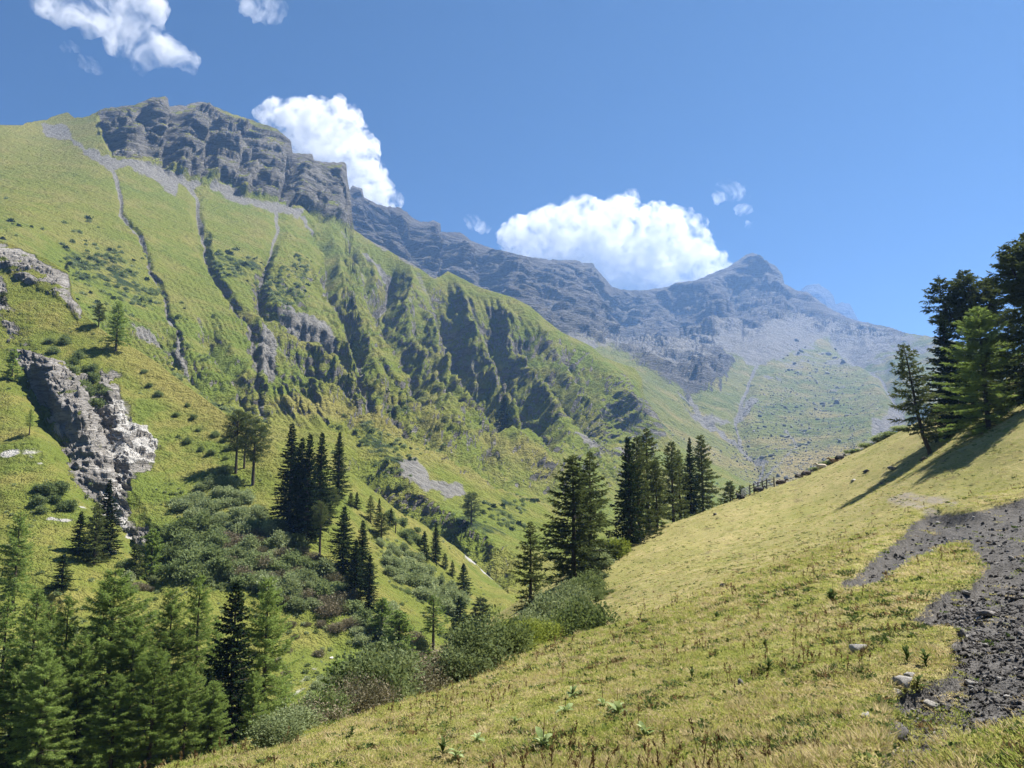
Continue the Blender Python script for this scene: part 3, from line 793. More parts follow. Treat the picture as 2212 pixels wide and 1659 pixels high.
def far_mask(P, U, V, N):
    x, y, z = P[..., 0], P[..., 1], P[..., 2]
    w = wobble(U, V, 26.0, 14.0, 15.5)
    cl = far_cliff(U, V)
    st = sstep(0.42, 0.6, 1 - N[..., 2] + 0.1 * fbm(x / 60, y / 60, z / 30, 4)) * 0.8
    m = np.zeros(U.shape + (4,))
    sc = np.zeros(U.shape)
    for pl_ in FAR_SCREE: sc = np.maximum(sc, poly_mask(U, V, pl_, 14, w))
    stv = np.zeros(U.shape)
    for i, pts in enumerate(FAR_STREAMS):
        dd, t = line_dist(U + w[0] * .5, V + w[1] * .5, pts, 24)
        stv = np.maximum(stv, sstep(5.5, 2, np.abs(dd)) * (0.85 if i != 3 else 0.6))
    pat = sstep(0.14, 0.4, fbm(x / 90, y / 90, z / 90, 5, 0.6))
    m[..., 0] = np.clip(np.maximum(cl * (1 - 0.75 * sc), st), 0, 1)
    m[..., 1] = np.clip(np.maximum.reduce([sc * .9, stv, 0.75 * pat * sstep(960, 860, V), .85 * sstep(-.05, .25, fbm(x / 130, y / 130, z / 130, 5, .62)) * sstep(830, 760, V) * (U > 1500)]), 0, 1)
    m[..., 2] = np.clip(poly_mask(U, V, FAR_DRY, 18, w) + 0.3 * sstep(0, .5, fbm(x / 200, y / 200, 3.3, 3)), 0, 1)
    m[..., 3] = np.clip(poly_mask(U, V, [(1880, 970), (1930, 930), (1990, 880), (2050, 880), (2050, 960), (1900, 1000)], 14, w) + 0.6 * sstep(.2, .45, fbm(x / 60, y / 60, z / 60, 4)) * (1 - cl), 0, 1)
    return m

FAR = relief("far_mountain", 700, 2290, 730, FAR_TOP, FAR_BOT, 250, FAR_CTRL, dict(disp=far_disp, detail=far_detail, mask=far_mask), M_far,
             skirt=((60, .3), (300, .5), (1200, .6)), jag=lambda u: 2.4 * fbm(u / 10, 0.3, 1.2, 4) + 1.5 * fbm(u / 4, 5.3, 1.2, 2))

# ---- a rock tower beyond the pass
TOW_TOP = [(1690, 690), (1722, 640), (1732, 626), (1741, 616), (1755, 615), (1768, 614), (1776, 619), (1788, 627), (1800, 640), (1805, 657), (1812, 655), (1818, 653), (1826, 655), (1835, 656), (1845, 676), (1855, 694), (1870, 720)]
TOW = relief("distant_peak", 1690, 1870, 150, TOW_TOP, [(1690, 740), (1870, 740)], 60,
             [(1690, 690, 5000), (1690, 740, 4800), (1768, 614, 4950), (1780, 700, 4700), (1870, 720, 5000), (1830, 655, 5000), (1870, 740, 4800)],
             dict(disp=lambda P, U, V: 70 * fbm(P[..., 0] / 160, P[..., 1] / 160, P[..., 2] / 300, 5, 0.55, True),
                  mask=lambda P, U, V, N: np.stack([np.ones(U.shape), 0 * U, 0 * U, 0 * U], -1)), M_peak, skirt=((200, .5), (900, .9)),
             jag=lambda u: 3 * fbm(u / 9, 0.3, 6.2, 4))

# ---- the meadow this side of the ravine
MEADOW_PTS = [(1106, 1659, 9.0), (2100, 1659, 5.6), (520, 1659, 11), (800, 1600, 12.5), (1210, 1510, 13.8), (700, 1570, 16.5), (980, 1470, 27), (1160, 1405, 36), (1320, 1360, 42), (1300, 1290, 60), (1290, 1245, 78),
              (1400, 1152, 95), (1500, 1112, 105), (1600, 1082, 112), (1700, 1060, 124), (1800, 1026, 130), (1870, 987, 126), (1954, 932, 118), (2100, 862, 108), (2212, 800, 100), (1600, 1250, 40), (1750, 1150, 62),
              (1900, 1150, 40), (1900, 1050, 80), (2020, 970, 77), (2120, 940, 66), (2212, 905, 58), (2212, 1070, 33), (2100, 1150, 27), (1850, 1240, 24.5), (2000, 1100, 38), (2100, 1250, 17.5),
              (1960, 1330, 14.2), (2200, 1350, 11), (1900, 1500, 9.2), (2200, 1600, 5.8), (1700, 1659, 7.2), (1500, 1400, 19.5), (1700, 1400, 14.5), (1300, 1440, 21), (2300, 1659, 5.2), (2300, 1300, 12), (2350, 1000, 45)]
_mp = np.array(MEADOW_PTS, float)
_mw = at(_mp[:, 0], _mp[:, 1], _mp[:, 2])
_ex = []
for i in (2, 5, 6, 7, 10, 11, 12, 13):
    p = _mw[i]                                       # the ravine side: the bank falls away to the left
    for d, k in ((4, .35), (12, .5), (30, .55)):
        _ex.append((p[0] - d * 0.95, p[1] + d * 0.3, p[2] - k * d))
for i in (14, 15, 16, 17, 18, 19):
    p = _mw[i]; hd = np.array([p[0], p[1]]) / np.hypot(p[0], p[1])
    for d, k in ((8, .10), (25, .25)):
        sc = 1 + d * hd[1] / p[1]
        _ex.append((p[0] + hd[0] * d, p[1] + hd[1] * d, p[2] * sc - k * d))
_ex += [(-14, 8, -9.5), (-9, 5, -5), (-25, 10, -16), (0, 2, -1.9), (3, 1.5, -1.65), (8, 3, -1.45), (-4, 3, -2.9), (-35, 35, -24)]
_all = np.concatenate([_mw, np.array(_ex)], 0)
_mf = tps(_all[:, :2], _all[:, 2], 8e-4)

GRAVEL = [(1803, 1267), (1839, 1238), (1912, 1174), (1997, 1109), (2033, 1101), (2114, 1097), (2163, 1081), (2260, 1050), (2400, 1100), (2400, 1480), (2212, 1546), (2163, 1570), (2106, 1590), (2061, 1619),
          (2021, 1635), (1960, 1690), (1905, 1690), (1912, 1635), (1916, 1570), (1920, 1485), (1952, 1465), (2041, 1425), (2061, 1412), (2049, 1384), (2082, 1352), (1997, 1348), (1952, 1331), (2001, 1303),
          (2053, 1263), (2102, 1246), (2118, 1214), (2074, 1166), (2041, 1178), (1920, 1238), (1839, 1263)]

def meadow_gravel(x, y, z):
    u, v = project(np.stack([x, y, z], -1))
    ok = (y > 1.0)
    u = np.where(ok, u, 0); v = np.where(ok, v, 0)
    k = np.clip(4.0 / np.maximum(y, 1), 0, 1) * 30 + 4
    w0 = 0.7 * k * fbm(x / 0.9, y / 0.9, 4.4, 3); w1 = 0.7 * k * fbm(x / 0.9, y / 0.9, 9.4, 3)
    return poly_mask(u, v, GRAVEL, 6, (w0, w1)), u, v

def meadow_z(x, y, full=False):
    x = np.asarray(x, float); y = np.asarray(y, float)
    z = _mf(x, y)
    r = np.hypot(x, y)
    g, u, v = meadow_gravel(x, y, z)
    far = sstep(20, 70, r)
    z = z + 0.21 * fbm(x / 2.1, y / 2.1, 1.1, 5, .6) + 0.45 * far * fbm(x / 11, y / 11, 5.1, 3) + 0.24 * fbm(x / 4.6, y / 4.6, 15.1, 3) + 0.07 * fbm(x / 3.0, (y + .4 * x) / 0.9, 3.1, 2)
    z = z - g * (0.20 + 0.012 * np.clip(r, 0, 40)) + g * (0.09 * fbm(x / 0.35, y / 0.35, 2.1, 3, .6) + 0.12 * fbm(x / 1.2, y / 1.2, 6.1, 3))
    if full: return z, g, u, v
    return z

naz, nr = 430, 430
az = np.radians(np.linspace(-62, 46, naz))
rr = 2.2 * (190 / 2.2) ** np.linspace(0, 1, nr)
AZ, RR = np.meshgrid(az, rr)
MX, MY = np.sin(AZ) * RR, np.cos(AZ) * RR
MZ, MG, MU, MV = meadow_z(MX, MY, True)
mP = np.stack([MX, MY, MZ], -1)
mm = np.zeros(MX.shape + (4,))
mm[..., 0] = MG
track = np.zeros(MX.shape)
for pts in ([(2060, 1085), (2000, 1080), (1950, 1072), (1925, 1080), (1985, 1095), (2020, 1105)],):
    dd, _ = line_dist(MU, MV, pts, 40); track = np.maximum(track, sstep(11, 3, np.abs(dd)))
bare = sstep(0.28, 0.46, fbm(MX / 1.6, MY / 1.6, 7.7, 4)) * 0.8
mm[..., 1] = np.clip(track * 0.9, 0, 1)
mm[..., 2] = np.clip(0.5 + 1.3 * fbm(MX / 7, MY / 7, 2.7, 4), 0, 1)
mm[..., 3] = bare
M_meadow = NT("meadow_turf")
t = M_meadow
_att = t.n("ShaderNodeAttribute"); _att.attribute_name = "mask"
_sep = t.n("ShaderNodeSeparateColor"); t.l(_att.outputs['Color'], _sep.inputs[0])
c = t.coords()
n1, n2, n3, n4 = t.noise(0.12, 4, .6, c), t.noise(0.9, 4, .6, c), t.noise(5.0, 5, .65, c), t.noise(28, 3, .6, c)
g = t.mix(t.ramp(n1, .35, .65), (0.215, 0.212, 0.062), (0.275, 0.25, 0.095))
g = t.mix(t.math('MULTIPLY', _sep.outputs[2], t.ramp(n2, .3, .6)), g, (0.36, 0.30, 0.135))
g = t.mix(t.ramp(n3, .48, .72, 0, .6), g, (0.11, 0.13, 0.03))
g = t.mix(t.ramp(n4, .5, .75, 0, .55), g, (0.06, 0.065, 0.02))
g = t.mix(t.math('MULTIPLY', _att.outputs['Alpha'], t.ramp(n3, .3, .6)), g, (0.075, 0.055, 0.036))
gr = t.mix(t.ramp(n3, .35, .65), (0.085, 0.08, 0.074), (0.14, 0.132, 0.123))
gr = t.mix(t.ramp(n4, .5, .66), gr, (0.05, 0.046, 0.043))
gr = t.mix(t.ramp(n4, .36, .25, 0, .7), gr, (0.26, 0.25, 0.245))
col = t.mix(_sep.outputs[1], g, (0.27, 0.235, 0.19))
col = t.mix(t.ramp(t.math('ADD', _sep.outputs[0], t.math('MULTIPLY', t.math('SUBTRACT', n3, .22), .6)), .4, .6), col, gr)
nb = t.bump(t.math('ADD', n3, t.math('MULTIPLY', n4, .5)), 0.10, 0.9)
t.principled(col, .95, nb, .1)
_f = grid_faces(nr, naz)[:, ::-1]
_isg = MG.reshape(-1)[_f].mean(1) > 0.3
def _sub(name, faces):
    ids, inv = np.unique(faces, return_inverse=True)
    return tag(link(name, new_mesh(name, mP.reshape(-1, 3)[ids], inv.reshape(faces.shape), M_meadow.m, True, mm.reshape(-1, 4)[ids])), kind='structure')
MEADOW = _sub("meadow", _f[~_isg])
GRAVEL_BANK = _sub("gravel_bank", _f[_isg])

def meadow_hit(u, v):
    """where the bearing (u, v) first meets the meadow"""
    a, c_ = rays(u, v)
    Y = 2.5 * (150 / 2.5) ** np.linspace(0, 1, 500)
    d = c_ * Y - meadow_z(a * Y, Y)
    k = int(np.argmax(d < 0)) if (d < 0).any() else len(Y) - 1
    k = max(k, 1)
    t_ = d[k - 1] / (d[k - 1] - d[k] + 1e-9)
    y = Y[k - 1] + np.clip(t_, 0, 1) * (Y[k] - Y[k - 1])
    return np.array([a * y, y, float(meadow_z(np.array([a * y]), np.array([y]))[0])])

# ---- haze of the valley air
hz = NT("valley_air")
pv = hz.n("ShaderNodeVolumePrincipled")
pv.inputs['Color'].default_value = (0.28, 0.52, 1.0, 1)
pv.inputs['Density'].default_value = 1.3e-4
pv.inputs['Anisotropy'].default_value = 0.3
hz.l(pv.outputs[0], hz.out.inputs['Volume'])
def box_mesh(name, lo, hi, mat):
    x0, y0, z0 = lo; x1, y1, z1 = hi
    v = [(x0, y0, z0), (x1, y0, z0), (x1, y1, z0), (x0, y1, z0), (x0, y0, z1), (x1, y0, z1), (x1, y1, z1), (x0, y1, z1)]
    f = [(0, 3, 2, 1), (4, 5, 6, 7), (0, 1, 5, 4), (1, 2, 6, 5), (2, 3, 7, 6), (3, 0, 4, 7)]
    return new_mesh(name, v, f, mat, False)
_top = max(L['P'][..., 2].max() for L in (MTN, FAR, TOW)) + 40
_low = min(L['obj'].bound_box[k][2] for L in (NEAR, MTN, FAR, TOW) for k in range(8))
HAZE = tag(link("haze", box_mesh("haze", (-3500, -400, _low - 20), (5000, 6800, _top), hz.m)), kind='stuff')

# ------------------------------------------------------------------ plants: materials
def leaf_mat(name, c1, c2, trans=0.35, nscale=1.5, tip=None):
    t = NT(name)
    oi = t.n("ShaderNodeObjectInfo")
    c = t.coords()
    n = t.noise(nscale, 2, .6, c)
    n5 = t.noise(nscale * 9, 1, .6, c)
    f = t.math('ADD', t.math('MULTIPLY', n, .8), t.math('MULTIPLY', n5, .5))
    f = t.math('ADD', f, t.math('MULTIPLY', t.math('SUBTRACT', oi.outputs['Random'], .5), .35))
    col = t.mix(t.ramp(f, .4, .9), c1, c2)
    d = t.n("ShaderNodeBsdfDiffuse"); tr = t.n("ShaderNodeBsdfTranslucent"); mx = t.n("ShaderNodeMixShader")
    t.l(col, d.inputs['Color'])
    t.val(tr.inputs['Color'], t.mix(.35, col, (c2[0] * 1.5, c2[1] * 1.5, c2[2] * .8)))
    mx.inputs[0].default_value = trans
    t.l(d.outputs[0], mx.inputs[1]); t.l(tr.outputs[0], mx.inputs[2]); t.l(mx.outputs[0], t.out.inputs['Surface'])
    return t.m

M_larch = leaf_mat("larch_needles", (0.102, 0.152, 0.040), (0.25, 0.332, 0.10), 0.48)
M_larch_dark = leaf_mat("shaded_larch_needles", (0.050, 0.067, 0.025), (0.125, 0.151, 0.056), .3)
M_spruce = leaf_mat("spruce_needles", (0.014, 0.026, 0.010), (0.042, 0.066, 0.022), .15)
M_willow = leaf_mat("willow_leaves", (0.149, 0.189, 0.092), (0.338, 0.385, 0.216), 0.35)
M_willow_near = leaf_mat("willow_leaves_near", (0.098, 0.130, 0.055), (0.247, 0.286, 0.150), 0.32)
M_alder_near = leaf_mat("alder_leaves_near", (0.070, 0.098, 0.036), (0.196, 0.238, 0.098), 0.35)
M_alder = leaf_mat("alder_leaves", (0.091, 0.126, 0.053), (0.231, 0.280, 0.129), 0.35)
M_heath = leaf_mat("heath_twigs", (0.117, 0.117, 0.069), (0.252, 0.213, 0.147), .15)
M_lime = leaf_mat("young_willow_leaves", (0.108, 0.144, 0.024), (0.264, 0.300, 0.072), .35)
def bark_mat(name, a, b):
    t = NT(name); c = t.coords((3, 3, .6))
    n = t.noise(5, 4, .6, c)
    t.principled(t.mix(t.ramp(n, .35, .65), a, b), .95, t.bump(n, .04), .1)
    return t.m
M_bark = bark_mat("larch_bark", (0.045, 0.034, 0.028), (0.10, 0.078, 0.065))
M_deadwood = bark_mat("grey_dead_wood", (0.14, 0.13, 0.12), (0.32, 0.30, 0.28))

# ------------------------------------------------------------------ plants: geometry
def kites(b, d, L, w, rng, fold=0.0):
    """slender leaf-like quads: base points b, unit directions d, lengths L, half widths w"""
    n = len(b)
    r = rng.normal(size=(n, 3))
    s = np.cross(d, r); s /= np.linalg.norm(s, axis=1, keepdims=True) + 1e-9
    L = np.asarray(L).reshape(-1, 1); w = np.asarray(w).reshape(-1, 1)
    m = b + d * L * 0.45
    v = np.stack([b, m + s * w, b + d * L, m - s * w], 1)
    return v.reshape(-1, 3), np.arange(n * 4).reshape(n, 4)

def tube(path, rad, k=5):
    path = np.asarray(path, float); rad = np.asarray(rad, float)
    n = len(path)
    tg = np.gradient(path, axis=0); tg /= np.linalg.norm(tg, axis=1, keepdims=True) + 1e-9
    ref = np.where(np.abs(tg[:, 2:3]) > .8, np.array([[1., 0, 0]]), np.array([[0, 0, 1.]]))
    a = np.cross(tg, ref); a /= np.linalg.norm(a, axis=1, keepdims=True) + 1e-9
    b = np.cross(tg, a)
    th = np.linspace(0, 2 * np.pi, k, endpoint=False)
    v = path[:, None] + rad[:, None, None] * (np.cos(th)[None, :, None] * a[:, None] + np.sin(th)[None, :, None] * b[:, None])
    i = np.arange(n * k).reshape(n, k)
    f = np.stack([i[:-1], np.roll(i, -1, 1)[:-1], np.roll(i, -1, 1)[1:], i[1:]], -1).reshape(-1, 4)
    return v.reshape(-1, 3), f

class Acc:
    def __init__(self): self.v = []; self.f = []; self.n = 0
    def add(self, v, f):
        self.v.append(np.asarray(v)); self.f.append(np.asarray(f) + self.n); self.n += len(v)
    def mesh(self, name, mat, smooth=False):
        return new_mesh(name, np.concatenate(self.v), np.concatenate(self.f), mat, smooth)

def conifer(seed, h, kind, wid=None, base=None, gap=1.0, dens=1.0, forks=0, lean=0.0, crook=0.0, scale_n=1.0, fine=False):
    """trunk mesh (with its boughs) and crown mesh of a conifer h metres tall"""
    rng = np.random.RandomState(seed)
    larch = kind != 'spruce'
    wid = wid or (0.17 * h if larch else 0.15 * h)
    base = base if base is not None else (0.14 if larch else 0.04)
    wood, crown = Acc(), Acc()
    nz = 9
    zz = np.linspace(-1.2, h, nz)
    bend = np.cumsum(rng.normal(0, .010 * h / nz, (nz, 2)), 0)
    tr = np.concatenate([bend, zz[:, None]], 1)
    tt = np.clip(zz / h, 0, 1)
    tr[:, 0] += lean * h * (tt - 1) * 1.0 + crook * h * np.exp(-tt * 9)
    tr[:, :2] -= tr[1, :2]
    r0 = 0.013 * h + 0.05
    rad = r0 * (1 - tt) ** 0.85 + 0.012
    rad[0] *= 1.35
    wood.add(*tube(tr, rad, 7))
    tops = [(tr, 1.0, base)]
    for k in range(forks):
        a = rng.uniform(0, 6.28); z0 = h * rng.uniform(.55, .68); q = np.array([np.interp(z0, zz, tr[:, i]) for i in range(3)])
        o = wid * rng.uniform(.25, .5)
        p = np.array([q, q + [math.cos(a) * o * .7, math.sin(a) * o * .7, .06 * h], q + [math.cos(a) * o, math.sin(a) * o, .15 * h],
                      q + [math.cos(a) * o * 1.05, math.sin(a) * o * 1.05, (h * rng.uniform(.92, 1.0) - z0)]])
        wood.add(*tube(p, [r0 * .4, r0 * .34, r0 * .26, .015], 5))
        tops.append((p, .45, .15))
    B, Dn, L, W = [], [], [], []
    for path, wmul, cb in tops:
        zlo, zhi = path[0, 2], path[-1, 2]
        hh = zhi - max(zlo, 0)
        z = max(zlo, 0) + cb * hh
        step0 = (0.34 if larch else 0.30) * gap
        while z < zhi - 0.15:
            t = (z - max(zlo, 0) - cb * hh) / (hh * (1 - cb))
            if larch:
                prof = (1 - t) ** 0.66 * (0.72 + 0.28 * min(1, t * 6)) + .03
            else:
                prof = (1 - t) ** 0.9 * (0.8 + 0.2 * min(1, t * 8)) + .025
            nb = rng.randint(3, 5) if larch else rng.randint(4, 7)
            a0 = rng.uniform(0, 6.28)
            for k in range(nb):
                if rng.rand() > 0.97: continue
                bl = wid * 1.22 * wmul * prof * rng.uniform(.5, 1.12)
                if larch and rng.rand() < .12: bl *= .45
                a = a0 + 6.283 * k / nb + rng.normal(0, .35)
                zc = z + rng.uniform(-.5, .5) * step0
                c = np.array([np.interp(zc, path[:, 2], path[:, i]) for i in range(3)])
                n = max(4, int(bl / .28) + 2)
                s = np.linspace(0, 1, n)
                if larch:
                    up = 0.42 * t + 0.02 + rng.normal(0, .07)
                    zz_ = bl * (up * s - 0.38 * (1 - t * .7) * s ** 1.5 + 0.22 * s ** 3)
                else:
                    up = 0.40 * t - 0.06 + rng.normal(0, .05)
                    zz_ = bl * (up * s - 0.42 * (1 - t) * s ** 1.3 + 0.18 * s ** 3)
                aa = a + rng.normal(0, .16) * s
                pts = np.stack([c[0] + np.cos(aa) * bl * s, c[1] + np.sin(aa) * bl * s, c[2] + zz_], 1)
                if bl > .35:
                    wood.add(*tube(pts, (0.012 + .014 * bl) * (1 - s * .85), 3))
                # twigs and needles along the bough
                m = int(bl * (20 if larch else 17) * dens * scale_n * (1.55 if fine else 1)) + 4
                q = rng.uniform(.10 if larch else .06, 1.02, m) ** .85
                P0 = np.stack([np.interp(q, s, pts[:, i]) for i in range(3)], 1)
                out = np.stack([np.cos(aa).mean() * np.ones(m), np.sin(aa).mean() * np.ones(m), np.zeros(m)], 1)
                side = np.stack([-out[:, 1], out[:, 0], np.zeros(m)], 1) * rng.choice([-1, 1], m)[:, None]
                if larch:
                    dr = out * rng.uniform(.25, 1, (m, 1)) + side * rng.uniform(.1, 1.1, (m, 1)) + np.array([0, 0, 1.]) * rng.uniform(-.75, .35, (m, 1))
                    ln = rng.uniform(.28, .66, m) * (0.6 + .4 * (1 - q)) * min(1.25, .55 + bl * .35)
                    hw = rng.uniform(.032, .062, m) * (0.62 if fine else 1)
                else:
                    dr = out * rng.uniform(.3, 1, (m, 1)) + side * rng.uniform(.2, 1.0, (m, 1)) + np.array([0, 0, 1.]) * rng.uniform(-.9, .05, (m, 1))
                    ln = rng.uniform(.22, .5, m) * (0.6 + .4 * (1 - q)) * min(1.2, .5 + bl * .4)
                    hw = rng.uniform(.045, .085, m)
                dr /= np.linalg.norm(dr, axis=1, keepdims=True)
                rep = 2
                for e in range(rep):
                    j = rng.normal(0, .28, (m, 3)); d2 = dr + j; d2 /= np.linalg.norm(d2, axis=1, keepdims=True)
                    B.append(P0 + dr * (ln * .25 * e)[:, None]); Dn.append(d2); L.append(ln); W.append(hw)
            z += step0 * rng.uniform(.7, 1.35) * (1 - .45 * t)
        # leader
        m = int(16 * scale_n)
        c = path[-1]
        B.append(c + np.stack([np.zeros(m), np.zeros(m), rng.uniform(-.7, 0.05, m)], 1)); d_ = rng.normal(0, .5, (m, 3)); d_[:, 2] = .8
        Dn.append(d_ / np.linalg.norm(d_, axis=1, keepdims=True)); L.append(rng.uniform(.12, .3, m)); W.append(np.full(m, .022))
    v, f = kites(np.concatenate(B), np.concatenate(Dn), np.concatenate(L), np.concatenate(W), rng)
    crown.add(v, f)
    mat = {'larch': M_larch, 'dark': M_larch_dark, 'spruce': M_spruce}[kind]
    return wood.mesh("trunk", M_bark, True), crown.mesh("crown", mat), h

def round_pine(seed, h, wid, base):
    """a rounder, open-crowned old larch with a bare lower trunk"""
    rng = np.random.RandomState(seed)
    wood, crown = Acc(), Acc()
    zz = np.linspace(-1.2, h * .95, 8); tr = np.concatenate([np.cumsum(rng.normal(0, .014 * h / 8, (8, 2)), 0), zz[:, None]], 1); tr[:, :2] -= tr[1, :2]
    wood.add(*tube(tr, (0.018 * h + .04) * (1 - np.clip(zz / h, 0, 1)) ** .8 + .015, 7))
    B, Dn, L, W = [], [], [], []
    for z in np.arange(base * h, h * .97, .30):
        t = (z / h - base) / (1 - base)
        for k in range(rng.randint(3, 6)):
            bl = wid * (math.sin(math.pi * min(1, (t * .82 + .17))) ** .7) * rng.uniform(.45, 1.08)
            a = rng.uniform(0, 6.28)
            c = np.array([np.interp(z, zz, tr[:, i]) for i in range(3)])
            s = np.linspace(0, 1, 6)
            aa = a + rng.normal(0, .3) * s
            pts = np.stack([c[0] + np.cos(aa) * bl * s, c[1] + np.sin(aa) * bl * s, c[2] + bl * ((.1 + .5 * t) * s - .1 * s ** 2 + rng.normal(0, .08) * s)], 1)
            wood.add(*tube(pts, (.015 + .016 * bl) * (1 - .8 * s), 3))
            m = int(bl * 26) + 4
            q = rng.uniform(.2, 1.03, m) ** .7
            P0 = np.stack([np.interp(q, s, pts[:, i]) for i in range(3)], 1) + rng.normal(0, .13, (m, 3))
            d = rng.normal(0, 1, (m, 3)); d[:, 2] = d[:, 2] * .6; d /= np.linalg.norm(d, axis=1, keepdims=True)
            for e in range(2):
                d2 = d + rng.normal(0, .4, (m, 3)); d2 /= np.linalg.norm(d2, axis=1, keepdims=True)
                B.append(P0); Dn.append(d2); L.append(rng.uniform(.2, .45, m)); W.append(rng.uniform(.025, .05, m))
    crown.add(*kites(np.concatenate(B), np.concatenate(Dn), np.concatenate(L), np.concatenate(W), rng))
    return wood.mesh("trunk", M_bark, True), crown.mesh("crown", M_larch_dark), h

def shrub_mesh(seed, mat, n=1400, stems=11, leaf=.13, hgt=.95, spread=1.0, upright=.5, name="foliage"):
    """a bush about 2 m across and hgt*2 tall: (stems mesh, foliage mesh)"""
    rng = np.random.RandomState(seed)
    st, fo = Acc(), Acc()
    B, Dn = [], []
    for k in range(stems):
        a = rng.uniform(0, 6.28); r = spread * rng.uniform(.15, 1) ** .7; H = 2 * hgt * (1 - .45 * r * r / spread ** 2) * rng.uniform(.7, 1.08)
        s = np.linspace(0, 1, 6)
        bx = .25 * r
        p = np.stack([math.cos(a) * (bx + (r - bx) * s ** .8), math.sin(a) * (bx + (r - bx) * s ** .8), -.25 + (H + .25) * s ** (1.0 + .3 * (1 - upright))], 1)
        p[1:, :2] += rng.normal(0, .05, (5, 2))
        st.add(*tube(p, .022 * (1 - .85 * s), 3))
        m = n // stems
        q = rng.uniform(.18, 1.03, m) ** .75
        P0 = np.stack([np.interp(q, s, p[:, i]) for i in range(3)], 1)
        sp = .24 * np.sin(np.clip(q, 0, 1) * 2.6)[:, None] + .05
        off = rng.normal(0, 1, (m, 3)) * sp; off[:, 2] *= .8
        B.append(P0 + off)
        d = off / (np.linalg.norm(off, axis=1, keepdims=True) + 1e-6) + rng.normal(0, .6, (m, 3)) + np.array([0, 0, upright])
        Dn.append(d / np.linalg.norm(d, axis=1, keepdims=True))
    B = np.concatenate(B); Dn = np.concatenate(Dn)
    B[:, 2] = np.maximum(B[:, 2], .02)
    fo.add(*kites(B, Dn, rng.uniform(.6, 1.3, len(B)) * leaf, rng.uniform(.24, .42, len(B)) * leaf, rng))
    return st.mesh("stems", M_bark, True), fo.mesh(name, mat)

# prototypes (their meshes are shared by every tree of the kind)
PROTO = {
    'larchA': conifer(11, 14, 'larch', 2.9, .16), 'larchB': conifer(12, 15, 'larch', 2.3, .24, gap=1.15), 'larchC': conifer(13, 14, 'larch', 2.0, .34, gap=1.3, dens=.85),
    'bigA': conifer(21, 19, 'larch', 5.2, .05, dens=1.2, fine=True), 'bigB': conifer(22, 19, 'larch', 4.2, .10, gap=1.1, dens=1.15, fine=True), 'bigC': conifer(23, 19, 'larch', 3.7, .15, gap=1.25, dens=1.0, fine=True), 'bigD': conifer(24, 19, 'larch', 4.8, .05, gap=1.0, dens=1.2, fine=True),
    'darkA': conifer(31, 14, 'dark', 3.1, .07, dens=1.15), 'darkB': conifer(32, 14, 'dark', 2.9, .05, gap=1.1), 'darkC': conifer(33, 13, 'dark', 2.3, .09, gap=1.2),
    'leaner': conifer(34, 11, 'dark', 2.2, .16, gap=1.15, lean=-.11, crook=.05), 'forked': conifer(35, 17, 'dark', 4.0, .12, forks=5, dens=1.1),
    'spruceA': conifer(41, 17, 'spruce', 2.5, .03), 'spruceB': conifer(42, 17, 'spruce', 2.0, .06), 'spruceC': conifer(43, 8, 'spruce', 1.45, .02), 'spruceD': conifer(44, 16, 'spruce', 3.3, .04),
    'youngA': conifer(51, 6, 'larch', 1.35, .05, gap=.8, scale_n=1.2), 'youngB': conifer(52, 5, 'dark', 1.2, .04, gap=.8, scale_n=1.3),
    'roundA': round_pine(61, 12, 2.9, .36), 'roundB': round_pine(62, 10, 2.7, .22), 'roundC': round_pine(63, 12, 2.5, .55),
}

def plant_tree(kind, base, top, label, group, wide=1.0, name=None, cat='tree', rot=None):
    tm, cm, h = PROTO[kind]
    H = top[2] - base[2]
    rng = random.Random(hash((round(base[0], 2), round(base[1], 2))) & 0xffff)
    nm = name or ('spruce_tree' if 'spruce' in kind else 'larch_tree')
    s = H / h
    root = link(nm, None, None, base, (0, 0, rng.uniform(0, 6.28) if rot is None else rot), (s * wide, s * wide, s))
    tag(root, label, cat, group)
    link("trunk", tm, root); link("crown", cm, root)
    return root

def ground_near(u, v): return pick(NEAR, u, v)
def ground_mtn(u, v): return pick(MTN, u, v)
def ground_meadow(u, Y):
    x = float(rays(u, 800)[0]) * Y
    # the bearing's x/y ratio depends slightly on v: settle it in two steps
    z = float(meadow_z(np.array([x]), np.array([Y]))[0])
    for _ in range(3):
        v = float(project(np.array([x, Y, z]))[1]); x = float(rays(u, v)[0]) * Y
        z = float(meadow_z(np.array([x]), np.array([Y]))[0])
    return np.array([x, Y, z])
def top_over(base, u, v):
    return at(u, v, base[1])

